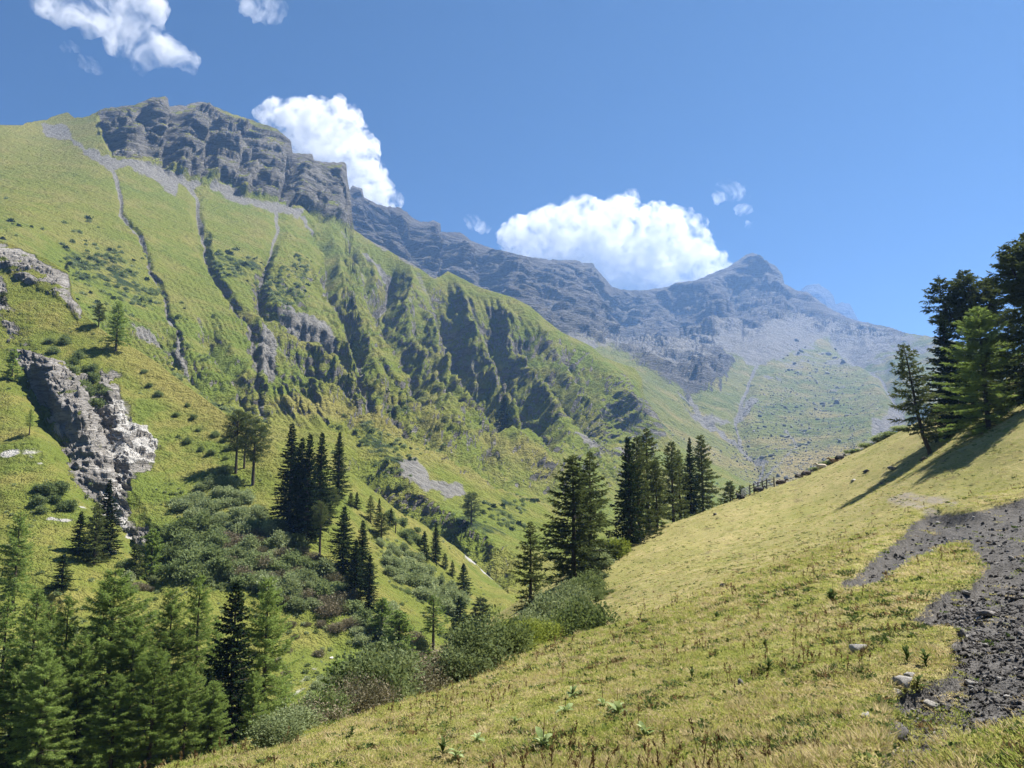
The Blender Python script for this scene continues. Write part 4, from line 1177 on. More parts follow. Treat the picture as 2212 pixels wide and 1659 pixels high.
# kind, base u, base v, top v, width, label   (bases on the near slope)
G_front = "tall larches in the ravine at the lower left"
G_mid = "conifers standing on the slope across the ravine"
G_rav = "young conifers along the ravine bottom"
NEAR_TREES = [
    ('bigC', 55, 1665, 1270, .9, "slender larch with leaning dark trunk nearest the lower left corner", G_front),
    ('bigC', 126, 1665, 1283, .85, "thin larch with long bare dark trunk just left of the broad bright green larch", G_front),
    ('bigA', 222, 1670, 1228, 1.1, "broad bright green larch, fullest crown of the lower left stand", G_front),
    ('bigB', 352, 1645, 1272, .95, "light green larch between the broad bright larch and the dark spruce", G_front),
    ('bigC', 412, 1625, 1239, .95, "slender larch with airy crown directly left of the dark spruce", G_front),
    ('spruceD', 492, 1650, 1250, 1.05, "wide black-green spruce at the right of the lower left larches", G_front),
    ('bigB', 563, 1628, 1246, .95, "tall larch with straight trunk, rightmost of the lower left stand", G_front),
    ('larchA', 26, 1320, 1105, 1.0, "larch rising at the left edge above the lower left stand", G_front),
    ('larchB', -8, 1600, 1290, 1.1, "larch cut off by the left edge of the view beside the leaning slender larch", G_front),
    ('larchC', 36, 1520, 1305, .9, "small thin larch behind the slender leaning larch at lower left", G_front),
    ('bigA', 318, 1735, 1400, 1.0, "low bright larch in front of the broad larch at the bottom", G_front),
    ('larchA', 185, 1560, 1340, 1.0, "larch half hidden behind the broad bright green larch", G_front),
    ('larchB', 455, 1600, 1330, 1.0, "larch half hidden behind the dark spruce at lower left", G_front),
    ('larchC', 610, 1610, 1440, 1.1, "short pale larch at the foot of the tall rightmost larch", G_front),
    ('bigD', 270, 1690, 1330, 1.0, "larch filling the gap right of the broad bright green larch", G_front),
    ('bigD', 85, 1700, 1400, 1.1, "low larch at the bottom between the two thin dark-trunked larches", G_front),
    ('bigD', 160, 1690, 1370, 1.0, "larch behind the thin long-trunked larch, left of the broad bright one", G_front),
    ('bigA', 390, 1720, 1430, .9, "low bright larch left of the wide black-green spruce at the bottom", G_front),
    ('bigD', 20, 1660, 1420, 1.1, "bushy larch filling the lower left corner", G_front),
    ('bigD', 450, 1700, 1470, 1.1, "low larch right at the bottom under the wide black-green spruce", G_front),
    ('bigB', 235, 1740, 1460, 1.2, "lowest larch at the bottom edge below the broad bright one", G_front),
    ('bigD', 540, 1665, 1450, .8, "bushy young larch at the foot of the tall rightmost larch", G_front),
    ('larchA', 95, 1500, 1300, 1.1, "larch set back between the two thin dark-trunked larches", G_front),
    ('spruceD', 440, 1690, 1440, .9, "short dark spruce in front of the wide black-green spruce", G_front),
    ('spruceA', 226, 1195, 1035, 1.59, "tall dark spruce below the pale gully", G_mid),
    ('spruceC', 170, 1192, 1105, 1.52, "short dark spruce left of the tall spruce below the pale gully", G_mid),
    ('darkB', 203, 1215, 1085, 1.2, "dark bushy conifer at the foot of the tall spruce below the pale gully", G_mid),
    ('spruceC', 133, 1272, 1196, 2.07, "squat dark spruce alone on the grass above the lower left larches", G_mid),
    ('youngA', 324, 1225, 1139, 1.2, "soft green young larch at the lower end of the pale gully", G_mid),
    ('youngB', 290, 1240, 1175, 1.2, "small dark conifer left of the young larch at the gully end", G_mid),
    ('larchC', 64, 945, 882, 1.4, "small larch above a dark shadow left of the gully rocks", G_mid),
    ('youngA', 24, 815, 750, 1.1, "thin young larch against the pale rock at the left edge", G_mid),
    ('roundB', 9, 668, 632, 1.3, "dark round tree perched on the rock at the left edge", G_mid),
    ('larchA', 250, 757, 650, 1.15, "lone larch casting a long shadow on the upper grass ridge", G_mid),
    ('roundB', 213, 699, 655, 1.2, "small dark round tree left of the lone ridge larch", G_mid),
    ('roundA', 509, 1018, 885, 1.05, "left tree of the round-crowned trio on the ridge", G_mid),
    ('roundA', 527, 1008, 893, .9, "middle tree of the round-crowned trio, set behind the other two", G_mid),
    ('roundA', 545, 1040, 905, 1.15, "right tree of the round-crowned trio, lowest on the ridge", G_mid),
    ('spruceB', 624, 1133, 913, 1.59, "tallest dark spruce, left one of the tight spruce clump", G_mid),
    ('spruceA', 645, 1151, 945, 1.38, "dark spruce in the middle of the tight spruce clump", G_mid),
    ('spruceB', 662, 1165, 935, 1.52, "dark spruce with reddish bare trunk foot at the clump's front", G_mid),
    ('spruceB', 688, 1142, 932, 1.52, "dark spruce forming the right side of the tight spruce clump", G_mid),
    ('spruceB', 731, 1073, 932, 1.59, "single dark spruce standing apart right of the spruce clump", G_mid),
    ('roundC', 692, 1203, 1082, 1.1, "conifer with high crown on a bare pole-like trunk below the spruce clump", G_mid),
    ('roundB', 712, 1130, 1050, 1.2, "bushy mid green conifer between the spruce clump and the single spruce", G_mid),
    ('spruceD', 742, 1238, 1092, 1.38, "broad dark spruce at the upper left of the lower spruce patch", G_mid),
    ('spruceA', 783, 1262, 1123, 1.52, "dark spruce in the middle of the lower spruce patch", G_mid),
    ('spruceB', 766, 1298, 1164, 1.72, "dark spruce at the lower left of the lower spruce patch", G_mid),
    ('spruceB', 797, 1318, 1198, 1.79, "dark spruce at the bottom tip of the lower spruce patch", G_mid),
    ('darkC', 799, 1128, 1070, 1.3, "pointed mid green conifer above the lower spruce patch", G_mid),
    ('spruceC', 818, 1112, 1076, 1.24, "tiny thin spruce on the skyline right of the pointed conifer", G_mid),
    ('spruceC', 770, 1098, 1063, 1.66, "tiny spruce directly right of the single spruce's foot", G_mid),
    ('youngB', 757, 1094, 1064, 1.2, "tiny dark conifer touching the single spruce's foot", G_mid),
    ('roundB', 826, 1165, 1107, 1.5, "bushy dark conifer left of the bare dead post", G_mid),
    ('spruceC', 844, 1134, 1098, 1.52, "small spruce on the ridge edge above the bare dead post", G_mid),
    ('spruceB', 940, 1214, 1128, 1.66, "dark narrow spruce on the right end of the green ridge", G_mid),
    ('spruceC', 916, 1208, 1147, 1.52, "smaller spruce close left of the narrow spruce on the ridge end", G_mid),
    ('youngB', 960, 1229, 1195, 1.1, "tiny conifer just right of the narrow ridge-end spruce", G_mid),
    ('youngB', 976, 1246, 1213, 1.1, "tiny conifer between the ridge-end spruce and the stand-alone bushy spruce", G_mid),
    ('spruceC', 1005, 1274, 1217, 1.86, "bushy small spruce on the slope left of the stream bed", G_mid),
    ('youngA', 824, 1375, 1290, 1.59, "pale feathery young larch below the lower spruce patch", G_rav),
    ('youngA', 861, 1422, 1316, 1.67, "feathery young larch beside the path at the ravine bottom", G_rav),
    ('larchC', 938, 1398, 1283, 1.89, "taller young larch in the middle of the ravine bottom", G_rav),
    ('spruceC', 996, 1378, 1287, 2.03, "dark bushy spruce right of the taller young larch in the ravine", G_rav),
    ('youngB', 1040, 1345, 1290, 2.17, "dark round young conifer in the shade below the meadow-edge larches", G_rav),
]
for kind, u, v, vt, w, lab, grp in NEAR_TREES:
    b = ground_near(u, v)
    plant_tree(kind, b, top_over(b, u, vt), lab, grp, w)
# mountain foot
for kind, u, v, vt, w, lab in [('roundB', 1018, 1132, 1062, 1.35, "dark round tree with a wide shadow on the far green flank"), ('spruceC', 1100, 905, 858, 1.6, "single far spruce high on the ribbed slope"),
                               ('spruceC', 767, 744, 722, 1.3, "tiny far spruce on a spur of the ribbed slope"), ('youngB', 142, 590, 570, 1.4, "tiny tree on the slope above the left rock band")]:
    b = ground_mtn(u, v)
    plant_tree(kind, b, top_over(b, u, vt), lab, "scattered trees on the mountain flank", w)
G_edge = "larches and spruces along the far edge of the meadow"
G_right = "dark conifers at the right of the meadow"
MEADOW_TREES = [
    ('darkC', 1146, 1128, 66, 1.25, "slim larch left of the big meadow-edge larch, partly sunk below the bank", G_edge, 1285),
    ('darkA', 1240, 984, 76, 1.35, "big dark-limbed larch, leftmost tall tree on the meadow's edge", G_edge, 1247),
    ('darkC', 1276, 977, 84, 1.25, "slender larch directly behind the big leftmost meadow-edge larch", G_edge, 1180),
    ('spruceD', 1360, 942, 90, .95, "black-green spruce, darkest and widest of the meadow-edge trees", G_edge, 1170),
    ('darkB', 1381, 940, 93, 1.0, "larch pressed against the right side of the widest black-green spruce", G_edge, 1155),
    ('darkC', 1400, 927, 99, 1.3, "tallest larch of the meadow-edge group with thin forked top", G_edge, 1143),
    ('darkB', 1420, 992, 96, 1.0, "shorter bushy larch in the middle of the meadow-edge group", G_edge, 1138),
    ('darkB', 1455, 952, 104, 1.05, "open larch with two visible trunks lines in the meadow-edge group", G_edge, 1122),
    ('darkC', 1470, 972, 107, 1.1, "thin larch behind the open larch of the meadow-edge group", G_edge, 1117),
    ('spruceA', 1494, 945, 108, 1.0, "dark pointed conifer second from the right of the tall meadow-edge trees", G_edge, 1103),
    ('darkA', 1519, 940, 111, 1.0, "wide-armed larch, rightmost of the tall meadow-edge trees", G_edge, 1096),
    ('youngB', 1578, 1039, 116, 1.6, "small larch alone left of the wooden pen", G_edge, 1086),
    ('youngB', 1604, 1049, 124, 1.3, "tiny larch behind the left end of the wooden pen", G_edge, 1070),
    ('leaner', 2008, 741, 77, 1.1, "slender leaning larch with a curved foot, left of the right-hand trees", G_right, 974),
    ('spruceD', 2056, 686, 80, 1.2, "black spruce behind the leaning larch", G_right, 950),
    ('forked', 2110, 584, 84, 1.15, "tall broad larch with many-pointed top against the sky", G_right, 935),
    ('bigA', 2138, 663, 68, 1.3, "full olive-green larch standing in front of the tall many-pointed larch", G_right, 945),
    ('forked', 2262, 500, 64, 1.25, "huge larch cut off by the right edge of the view", G_right, 905),
    ('darkB', 2205, 663, 74, 1.5, "dark larch behind, between the olive larch and the right edge", G_right, 905),
]
for kind, u, vt, Y, w, lab, grp, vb in MEADOW_TREES:
    b = ground_meadow(u, Y)
    b2 = at(u, vb, Y)
    if b2[2] < b[2]: b = b2 if b[2] - b2[2] < 3 else b
    plant_tree(kind, b, top_over(b, u, vt), lab, grp, w, rot=(0.0 if kind == 'leaner' else None))

# saplings rooted on the meadow's own bank, their feet hidden by its edge
for kind, u, vt, Y, w, lab in [
    ('spruceC', 866, 1420, 33, 1.72, "dark little spruce at the meadow's edge above the lower left"),
    ('youngA', 724, 1423, 27, 1.80, "left one of two young larches at the lower meadow edge"),
    ('youngA', 748, 1420, 28, 1.65, "right one of two young larches at the lower meadow edge"),
    ('youngA', 894, 1412, 33, 1.80, "short young larch right of the dark little spruce at the meadow's edge"),
    ('youngB', 800, 1440, 30, 1.6, "dark young larch between the two lower saplings and the dark little spruce"),
    ('youngA', 930, 1400, 36, 1.5, "pale young larch just above the brown twiggy bushes")]:
    b = ground_meadow(u, Y)
    plant_tree(kind, b, top_over(b, u, vt), lab, G_rav, w)

# ------------------------------------------------------------------ shrubs
def empty_thing(name, loc, rz, label, cat, group=None, scale=1.0):
    o = link(name, None, None, loc, (0, 0, rz), scale)
    return tag(o, label, cat, group)

SHRUBS = {
    'willow': [shrub_mesh(101, M_willow, 1900, 15, .24), shrub_mesh(102, M_willow, 1900, 17, .24, .8, 1.1)],
    'alder': [shrub_mesh(103, M_alder, 1700, 14, .27), shrub_mesh(104, M_alder, 1700, 16, .27, .75, 1.15)],
    'heath': [shrub_mesh(105, M_heath, 1900, 20, .18, .6, 1.1, .9), shrub_mesh(106, M_heath, 1700, 18, .18, .7, 1.0, .9)],
    'lime': [shrub_mesh(107, M_lime, 1800, 15, .22, .8, 1.0, .8)],
}
SHRUBS_NEAR = {
    'willow': [shrub_mesh(111, M_willow_near, 5200, 22, .125), shrub_mesh(112, M_willow_near, 5200, 24, .125, .8, 1.1)],
    'alder': [shrub_mesh(113, M_alder_near, 5000, 22, .13), shrub_mesh(114, M_alder_near, 5000, 24, .13, .75, 1.15)],
    'heath': [shrub_mesh(115, M_heath, 5200, 34, .09, .6, 1.1, .9)],
    'lime': [shrub_mesh(117, M_lime, 4600, 22, .12, .8, 1.0, .8)],
}
_srng = random.Random(5)
def plant_shrub(kind, p, size, label, group, tall=1.0, near=False):
    st, fo = _srng.choice((SHRUBS_NEAR if near else SHRUBS)[kind])
    nm = {'willow': 'willow_shrub', 'alder': 'alder_shrub', 'heath': 'heath_shrub', 'lime': 'willow_shrub'}[kind]
    o = empty_thing(nm, p, _srng.uniform(0, 6.28), label, 'shrub', group, (size / 2, size / 2, size / 2 * tall))
    link("stems", st, o); link("foliage", fo, o)
    return o

G_bank = "bushes along the edge of the meadow"
# hand-placed bushes of the meadow's edge: kind, u, v of the foot, Y, width in metres, height factor, label
BANK = [('alder', 1268, 1392, 42, 2.9, 1.0, "large round green bush with a dark shadow, rightmost on the meadow slope"),
        ('willow', 1262, 1385, 43.5, 2.2, 1.1, "grey-green bush merged into the left of the largest round bush"),
        ('alder', 1086, 1428, 31, 1.9, 1.0, "green bush overhanging the meadow edge, right half of the long bush row"),
        ('willow', 1030, 1455, 28, 2.1, 1.0, "dense grey-green bush with a black shadow foot, left half of the long bush row"),
        ('willow', 996, 1466, 26.5, 1.6, .9, "small leafy bush at the left end of the long bush row"),
        ('lime', 1100, 1405, 33, 1.7, 1.05, "yellow-green bush behind the long bush row"),
        ('lime', 1130, 1385, 36, 1.9, 1.0, "yellow-green bush in the gap between the long row and the largest bush"),
        ('lime', 1180, 1372, 40, 2.0, .9, "bright leafy bush left of the largest round bush"),
        ('heath', 1060, 1398, 34, 2.2, .8, "purplish twiggy bush above the long bush row"),
        ('heath', 1010, 1420, 30, 2.2, .8, "reddish brown twiggy bush above the left end of the row"),
        ('heath', 965, 1440, 27, 2.0, .8, "grey-brown twiggy bush beside the young larches"),
        ('willow', 1200, 1330, 52, 3.0, 1.1, "broad grey-green bush below the big meadow-edge larch"),
        ('willow', 1240, 1300, 58, 2.6, 1.0, "grey-green bush right under the foot of the big meadow-edge larch"),
        ('alder', 1272, 1285, 63, 2.4, 1.0, "dark green bush at the right foot of the big meadow-edge larch"),
        ('willow', 1160, 1350, 48, 2.6, 1.0, "grey-green bush below the slim larch"),
        ('heath', 1120, 1362, 44, 2.6, .9, "dull twiggy bush left of the grey-green bushes below the larch"),
        ('lime', 1322, 1200, 84, 3.0, .9, "pale yellow-green bush just left of the widest black spruce"),
        ('lime', 1345, 1190, 86, 2.0, .9, "small pale bush at the foot of the widest black spruce"),
        ('willow', 1300, 1215, 82, 2.4, .8, "low grey bush between the big larch and the black spruce"),
        ('alder', 1290, 1260, 70, 1.3, .8, "low dark bush on the meadow rim below the black spruce"),
        ('willow', 1300, 1245, 75, 1.1, .8, "tiny bush on the meadow rim above the low dark bush"),
        ('alder', 1316, 1290, 62, 1.0, .8, "single low bush on open grass right of the big larch"),
        ('alder', 1292, 1280, 60, 1.0, .9, "narrow dark tuft-like bush on the slope below the meadow rim"),
        ('heath', 900, 1470, 24, 1.7, .8, "brown twiggy bush beside the dark little spruce"),
        ('willow', 830, 1506, 22, 1.9, .9, "leafy bush left of the dark little spruce"),
        ('willow', 800, 1518, 20.5, 1.7, 1.0, "grey leafy bush in the middle of the lower meadow edge"),
        ('heath', 775, 1535, 19, 1.4, .9, "twiggy brown bush at the foot of the two young larches"),
        ('alder', 700, 1560, 17, 1.0, .9, "dark low bush at the lower end of the meadow edge"),
        ('heath', 690, 1565, 16.5, 1.1, .7, "brownish low bush at the lower end of the meadow edge"),
        ('willow', 640, 1590, 15.5, .9, .7, "grey herby bush above the bottom of the meadow edge"),
        ('willow', 600, 1612, 14, .8, .7, "small grey bush nearest the bottom of the meadow edge"),
        ('alder', 1255, 1252, 80, 2.0, .8, "dark bush wrapped round the trunk of the big meadow-edge larch")]
for kind, u, v, Y, w, tall, lab in BANK:
    b = ground_meadow(u, Y)
    pv_ = at(u, v, Y)
    if abs(pv_[2] - b[2]) < 2.5 and pv_[2] < b[2]: b = pv_
    plant_shrub(kind, b, w, lab, G_bank, tall, Y < 64)

def fill(poly, n, mindist, rng, jitter=None):
    pl_ = np.array(poly, float); lo, hi = pl_.min(0), pl_.max(0)
    out = []; tries = 0
    while len(out) < n and tries < n * 60:
        tries += 1
        u, v = rng.uniform(lo[0], hi[0]), rng.uniform(lo[1], hi[1])
        if poly_mask(np.array([[u]]), np.array([[v]]), pl_, .5)[0, 0] < .5: continue
        if any((u - a) ** 2 + (v - b) ** 2 < mindist ** 2 for a, b in out): continue
        out.append((u, v))
    return out
_r = random.Random(3)
THICKETS = [([(345, 1190), (380, 1150), (430, 1130), (470, 1150), (480, 1240), (440, 1260), (370, 1250)], 'alder', 26, "alder bush of the dark thicket below the pale gully", "bushes of the dark alder thicket", 17, 3.0),
            ([(380, 1090), (420, 1060), (470, 1030), (540, 1060), (560, 1110), (500, 1140), (430, 1130)], 'willow', 26, "grey-green bush of the thicket below the round-crowned trio", "bushes below the round-crowned trio", 16, 2.6),
            ([(470, 1150), (560, 1110), (640, 1170), (700, 1230), (760, 1290), (770, 1330), (700, 1340), (600, 1310), (490, 1250)], 'mix', 84, "bush in the wide mixed thicket below the spruce clump", "bushes of the wide mixed thicket", 16, 2.7),
            ([(820, 1165), (870, 1180), (920, 1220), (980, 1270), (1010, 1300), (980, 1320), (910, 1290), (850, 1250), (815, 1210)], 'willow', 34, "silvery bush on the strip between the lower spruces and the stream", "bushes on the strip above the stream", 14, 2.4),
            ([(830, 1110), (860, 1120), (900, 1150), (905, 1180), (860, 1170)], 'alder', 8, "bush on the green ridge beside the dead post", "bushes beside the dead post", 14, 2.2),
            ([(700, 1360), (800, 1400), (880, 1440), (940, 1440), (930, 1400), (880, 1350), (850, 1310), (800, 1340)], 'mix', 30, "low bush on the ravine floor", "low bushes on the ravine floor", 13, 2.0),
            ([(560, 1330), (700, 1345), (690, 1420), (620, 1500), (580, 1440)], 'heath', 9, "dull low bush on the grass right of the lower left larches", "low bushes right of the lower left larches", 22, 1.4),
            ([(660, 1500), (760, 1480), (860, 1470), (880, 1500), (740, 1550), (660, 1570)], 'willow', 14, "leafy bush behind the lower meadow edge", "bushes behind the lower meadow edge", 14, 1.9),
            ([(70, 1060), (140, 1050), (160, 1090), (110, 1110), (75, 1095)], 'alder', 7, "dark low bush in the patch on the left grass slope", "bushes of the patch on the left grass slope", 14, 2.2),
            ([(90, 740), (130, 720), (160, 760), (220, 800), (235, 850), (195, 870), (150, 800), (110, 790)], 'alder', 14, "dark bush clinging above the gully rocks", "bushes clinging above the gully rocks", 16, 2.6),
            ([(300, 790), (420, 880), (500, 960), (480, 1010), (400, 960), (330, 880)], 'alder', 14, "small dark bush dotted on the upper grass ridge", "bushes dotted on the upper grass ridge", 20, 1.5),
            ([(480, 1010), (520, 1030), (500, 1060), (440, 1040)], 'alder', 7, "dark bush in the shadow left of the round-crowned trio", "bushes in the shadow of the round-crowned trio", 12, 2.0),
            ([(240, 1230), (330, 1200), (350, 1260), (290, 1300)], 'mix', 7, "bush among the bare rocks below the pale gully", "bushes among the bare rocks", 16, 1.8)]
for poly, kind, n, lab, grp, md, size in THICKETS:
    for u, v in fill(poly, n, md, _r):
        p = ground_near(u, v)
        k = kind if kind != 'mix' else _r.choice(['willow', 'willow', 'alder', 'alder', 'heath', 'heath', 'willow'])
        lb, gp = lab, grp
        if kind == 'mix':
            look = {'willow': 'grey-green leafy', 'alder': 'dark green round', 'heath': 'purplish brown twiggy'}[k]
            lb = look + ' ' + lab; gp = look + ' ' + grp
        plant_shrub(k, p - np.array([0, 0, .15]), size * _r.uniform(.7, 1.25), lb, gp, _r.uniform(.75, 1.05))

# ------------------------------------------------------------------ scattering (only for what nobody could count)
def scatter(name, pts, rot, scl, idx, protos, label, mat_list=None):
    """one object whose points carry small shared shapes (geometry nodes)"""
    me = bpy.data.meshes.new(name)
    me.vertices.add(len(pts)); me.vertices.foreach_set("co", np.asarray(pts, np.float32).ravel())
    a = me.attributes.new("turn", 'FLOAT_VECTOR', 'POINT'); a.data.foreach_set("vector", np.asarray(rot, np.float32).ravel())
    a = me.attributes.new("size", 'FLOAT', 'POINT'); a.data.foreach_set("value", np.asarray(scl, np.float32).ravel())
    a = me.attributes.new("pickone", 'INT', 'POINT'); a.data.foreach_set("value", np.asarray(idx, np.int32).ravel())
    o = link(name, me); tag(o, label, None, None, 'stuff')
    ng = bpy.data.node_groups.new(name, 'GeometryNodeTree')
    ng.interface.new_socket("Geometry", in_out='INPUT', socket_type='NodeSocketGeometry')
    ng.interface.new_socket("Geometry", in_out='OUTPUT', socket_type='NodeSocketGeometry')
    N, Lk = ng.nodes, ng.links
    gi, go = N.new("NodeGroupInput"), N.new("NodeGroupOutput")
    join = N.new("GeometryNodeGeometryToInstance")
    for pm in reversed(protos):
        ob = bpy.data.objects.new(pm.name, pm)           # a shape to be repeated; not in the scene itself
        oi = N.new("GeometryNodeObjectInfo"); oi.inputs['Object'].default_value = ob
        oi.inputs['As Instance'].default_value = True
        Lk.new(oi.outputs['Geometry'], join.inputs[0])
    iop = N.new("GeometryNodeInstanceOnPoints")
    def att(nm, ty):
        n = N.new("GeometryNodeInputNamedAttribute"); n.data_type = ty; n.inputs['Name'].default_value = nm
        return [s for s in n.outputs if s.enabled and s.name == 'Attribute'][0]
    Lk.new(gi.outputs[0], iop.inputs['Points'])
    # one instance holder per shape, chosen by index
    gj = N.new("GeometryNodeJoinGeometry")
    outs = []
    for k, pm in enumerate(protos):
        oi = [n for n in N if n.bl_idname == "GeometryNodeObjectInfo" and n.inputs['Object'].default_value.data == pm][0]
        ip = N.new("GeometryNodeInstanceOnPoints")
        cmp_ = N.new("FunctionNodeCompare"); cmp_.data_type = 'INT'; cmp_.operation = 'EQUAL'
        ia, ib = [s for s in cmp_.inputs if s.enabled][:2]
        Lk.new(att("pickone", 'INT'), ia); ib.default_value = k
        Lk.new(cmp_.outputs[0], ip.inputs['Selection'])
        Lk.new(gi.outputs[0], ip.inputs['Points']); Lk.new(oi.outputs['Geometry'], ip.inputs['Instance'])
        Lk.new(att("turn", 'FLOAT_VECTOR'), ip.inputs['Rotation']); Lk.new(att("size", 'FLOAT'), ip.inputs['Scale'])
        Lk.new(ip.outputs[0], gj.inputs[0])
    N.remove(iop); N.remove(join)
    Lk.new(gj.outputs[0], go.inputs[0])
    md = o.modifiers.new("scatter", 'NODES'); md.node_group = ng
    return o

# ---- bushes too many to count on the mountain flanks
def tiny_shrub(seed, mat, n=110):
    rng = np.random.RandomState(seed)
    d = rng.normal(size=(n, 3)); d[:, 2] = np.abs(d[:, 2]); d /= np.linalg.norm(d, axis=1, keepdims=True)
    b = d * rng.uniform(.35, .85, (n, 1)) * np.array([1, 1, .8]) + rng.normal(0, .12, (n, 3))
    dd = d + rng.normal(0, .7, (n, 3)); dd /= np.linalg.norm(dd, axis=1, keepdims=True)
    v, f = kites(b, dd, rng.uniform(.35, .65, n), rng.uniform(.12, .24, n), rng)
    return new_mesh("shrub_tuft", v, f, mat, False)
TINY = [tiny_shrub(1, M_alder), tiny_shrub(2, M_alder), tiny_shrub(3, M_willow), tiny_shrub(4, M_spruce, 130)]
_nr = np.random.RandomState(11)
def sample_layer(L, dens):
    """points of a built slope where dens (per grid cell) says so"""
    d = dens[:-1, :-1]
    k = _nr.poisson(np.clip(d, 0, 3))
    j, i = np.nonzero(k)
    rep = k[j, i]
    j, i = np.repeat(j, rep), np.repeat(i, rep)
    a, b = _nr.rand(len(j), 1), _nr.rand(len(j), 1)
    P = L['P']
    return (P[j, i] * (1 - a) + P[j, i + 1] * a) * (1 - b) + (P[j + 1, i] * (1 - a) + P[j + 1, i + 1] * a) * b
U, V = MTN['U'], MTN['V']
P = MTN['P']
pix = np.abs(np.gradient(U, axis=1) * np.gradient(V, axis=0))
dn = np.zeros(U.shape)
w = wobble(U, V, 26.0, 14.0, 25.5)
for pl_ in MTN_SHRUB:
    dn = np.maximum(dn, poly_mask(U, V, pl_, 14, w))
dn *= 0.022 * sstep(-.25, .2, fbm(P[..., 0] / 14, P[..., 1] / 14, P[..., 2] / 14, 3))
dn *= np.where(V > 820, .55, 1.0)
dots = poly_mask(U, V, [(0, 420), (120, 440), (240, 470), (330, 560), (380, 640), (460, 760), (540, 880), (400, 800), (200, 660), (0, 520)], 20, w)
dn += 0.0022 * dots * sstep(0, .35, fbm(P[..., 0] / 30, P[..., 1] / 30, P[..., 2] / 30, 3)) * 2
dn += 0.0005 * sstep(620, 760, V) * sstep(.05, .4, fbm(P[..., 0] / 26, P[..., 1] / 26, P[..., 2] / 26, 3)) * 2
q = sample_layer(MTN, dn * pix)
n = len(q)
scatter("mountain_scrub", q, np.stack([_nr.uniform(-.2, .2, n), _nr.uniform(-.2, .2, n), _nr.uniform(0, 6.28, n)], 1), _nr.uniform(.8, 1.9, n) * np.clip(q[:, 1] / 450, .75, 1.4), _nr.choice([0, 0, 1, 1, 2, 3], n), TINY,
        "dark alder scrub covering parts of the mountain flank")
# scrub of the ravine slope between the counted bushes
U, V, P = NEAR['U'], NEAR['V'], NEAR['P']
pix = np.abs(np.gradient(U, axis=1) * np.gradient(V, axis=0))
dn = 0.0022 * sstep(.0, .35, fbm(P[..., 0] / 9, P[..., 1] / 9, P[..., 2] / 9, 3)) * (1 - .9 * np.clip(NEAR['mask'][..., 0] + NEAR['mask'][..., 1], 0, 1)) + 0.010 * NEAR['mask'][..., 3] + 0.001 * sstep(1200, 1300, V)
q = sample_layer(NEAR, dn * pix)
n = len(q)
scatter("slope_herbs", q, np.stack([_nr.uniform(-.2, .2, n), _nr.uniform(-.2, .2, n), _nr.uniform(0, 6.28, n)], 1), _nr.uniform(.15, .5, n), _nr.choice([0, 1, 2, 2, 2], n), TINY,
        "low herbs and dwarf shrubs covering the near slope")
print("scrub", len(q))

# ---- grass of the meadow
M_thistle = leaf_mat("dark_herb_leaf", (0.045, 0.075, 0.025), (0.11, 0.15, 0.055), .25, 6)
def blade_mat(name, c1, c2):
    t = NT(name); oi = t.n("ShaderNodeObjectInfo"); c = t.coords(); n = t.noise(12, 1, .5, c)
    geo = t.n("ShaderNodeNewGeometry")
    big = t.noise(.14, 3, .6, geo.outputs['Position'])
    f = t.math('ADD', t.math('MULTIPLY', oi.outputs['Random'], .5), t.math('ADD', t.math('MULTIPLY', n, .3), t.math('MULTIPLY', t.math('SUBTRACT', big, .5), 1.1)))
    col = t.mix(t.ramp(f, .1, .9), c1, c2)
    d = t.n("ShaderNodeBsdfDiffuse"); tr = t.n("ShaderNodeBsdfTranslucent"); mx = t.n("ShaderNodeMixShader"); mx.inputs[0].default_value = .45
    t.l(col, d.inputs[0]); t.l(col, tr.inputs[0]); t.l(d.outputs[0], mx.inputs[1]); t.l(tr.outputs[0], mx.inputs[2]); t.l(mx.outputs[0], t.out.inputs['Surface'])
    return t.m
M_bl_green = blade_mat("green_grass", (0.230, 0.270, 0.057), (0.391, 0.414, 0.115))
M_bl_olive = blade_mat("olive_grass", (0.333, 0.328, 0.092), (0.540, 0.494, 0.190))
M_bl_straw = blade_mat("straw_grass", (0.40, 0.32, 0.16), (0.68, 0.57, 0.33))
M_stalk = blade_mat("dry_brown_stalk", (0.10, 0.065, 0.03), (0.26, 0.17, 0.08))
M_herb = blade_mat("small_herb_leaf", (0.07, 0.11, 0.03), (0.16, 0.21, 0.07))
def tuft(seed, n, hgt, rad, mat, lean=.5, wid=.006):
    rng = np.random.RandomState(seed)
    a = rng.uniform(0, 6.28, n); r = rad * np.sqrt(rng.uniform(0, 1, n))
    b = np.stack([np.cos(a) * r, np.sin(a) * r, np.full(n, -.01)], 1)
    a2 = a + rng.normal(0, .9, n)
    d = np.stack([np.cos(a2) * lean, np.sin(a2) * lean, np.ones(n)], 1) * rng.uniform(.4, 1, (n, 1)) + rng.normal(0, .22, (n, 3))
    d /= np.linalg.norm(d, axis=1, keepdims=True)
    v, f = kites(b, d, hgt * rng.uniform(.5, 1.15, n), wid * rng.uniform(.7, 1.5, n), rng)
    return new_mesh("grass_tuft", v, f, mat, False)
TUFTS = [tuft(1, 40, .040, .15, M_bl_green, 1.1, .0055), tuft(2, 40, .045, .15, M_bl_olive, 1.2, .0055), tuft(3, 34, .055, .14, M_bl_straw, 1.3, .0045), tuft(4, 30, .12, .09, M_bl_olive, .8, .005),
         tuft(5, 26, .15, .08, M_bl_straw, .9, .004), tuft(6, 16, .05, .10, M_herb, 1.4, .016), tuft(7, 26, .07, .08, M_thistle, 1.3, .013), tuft(8, 22, .075, .07, M_stalk, 1.2, .008)]
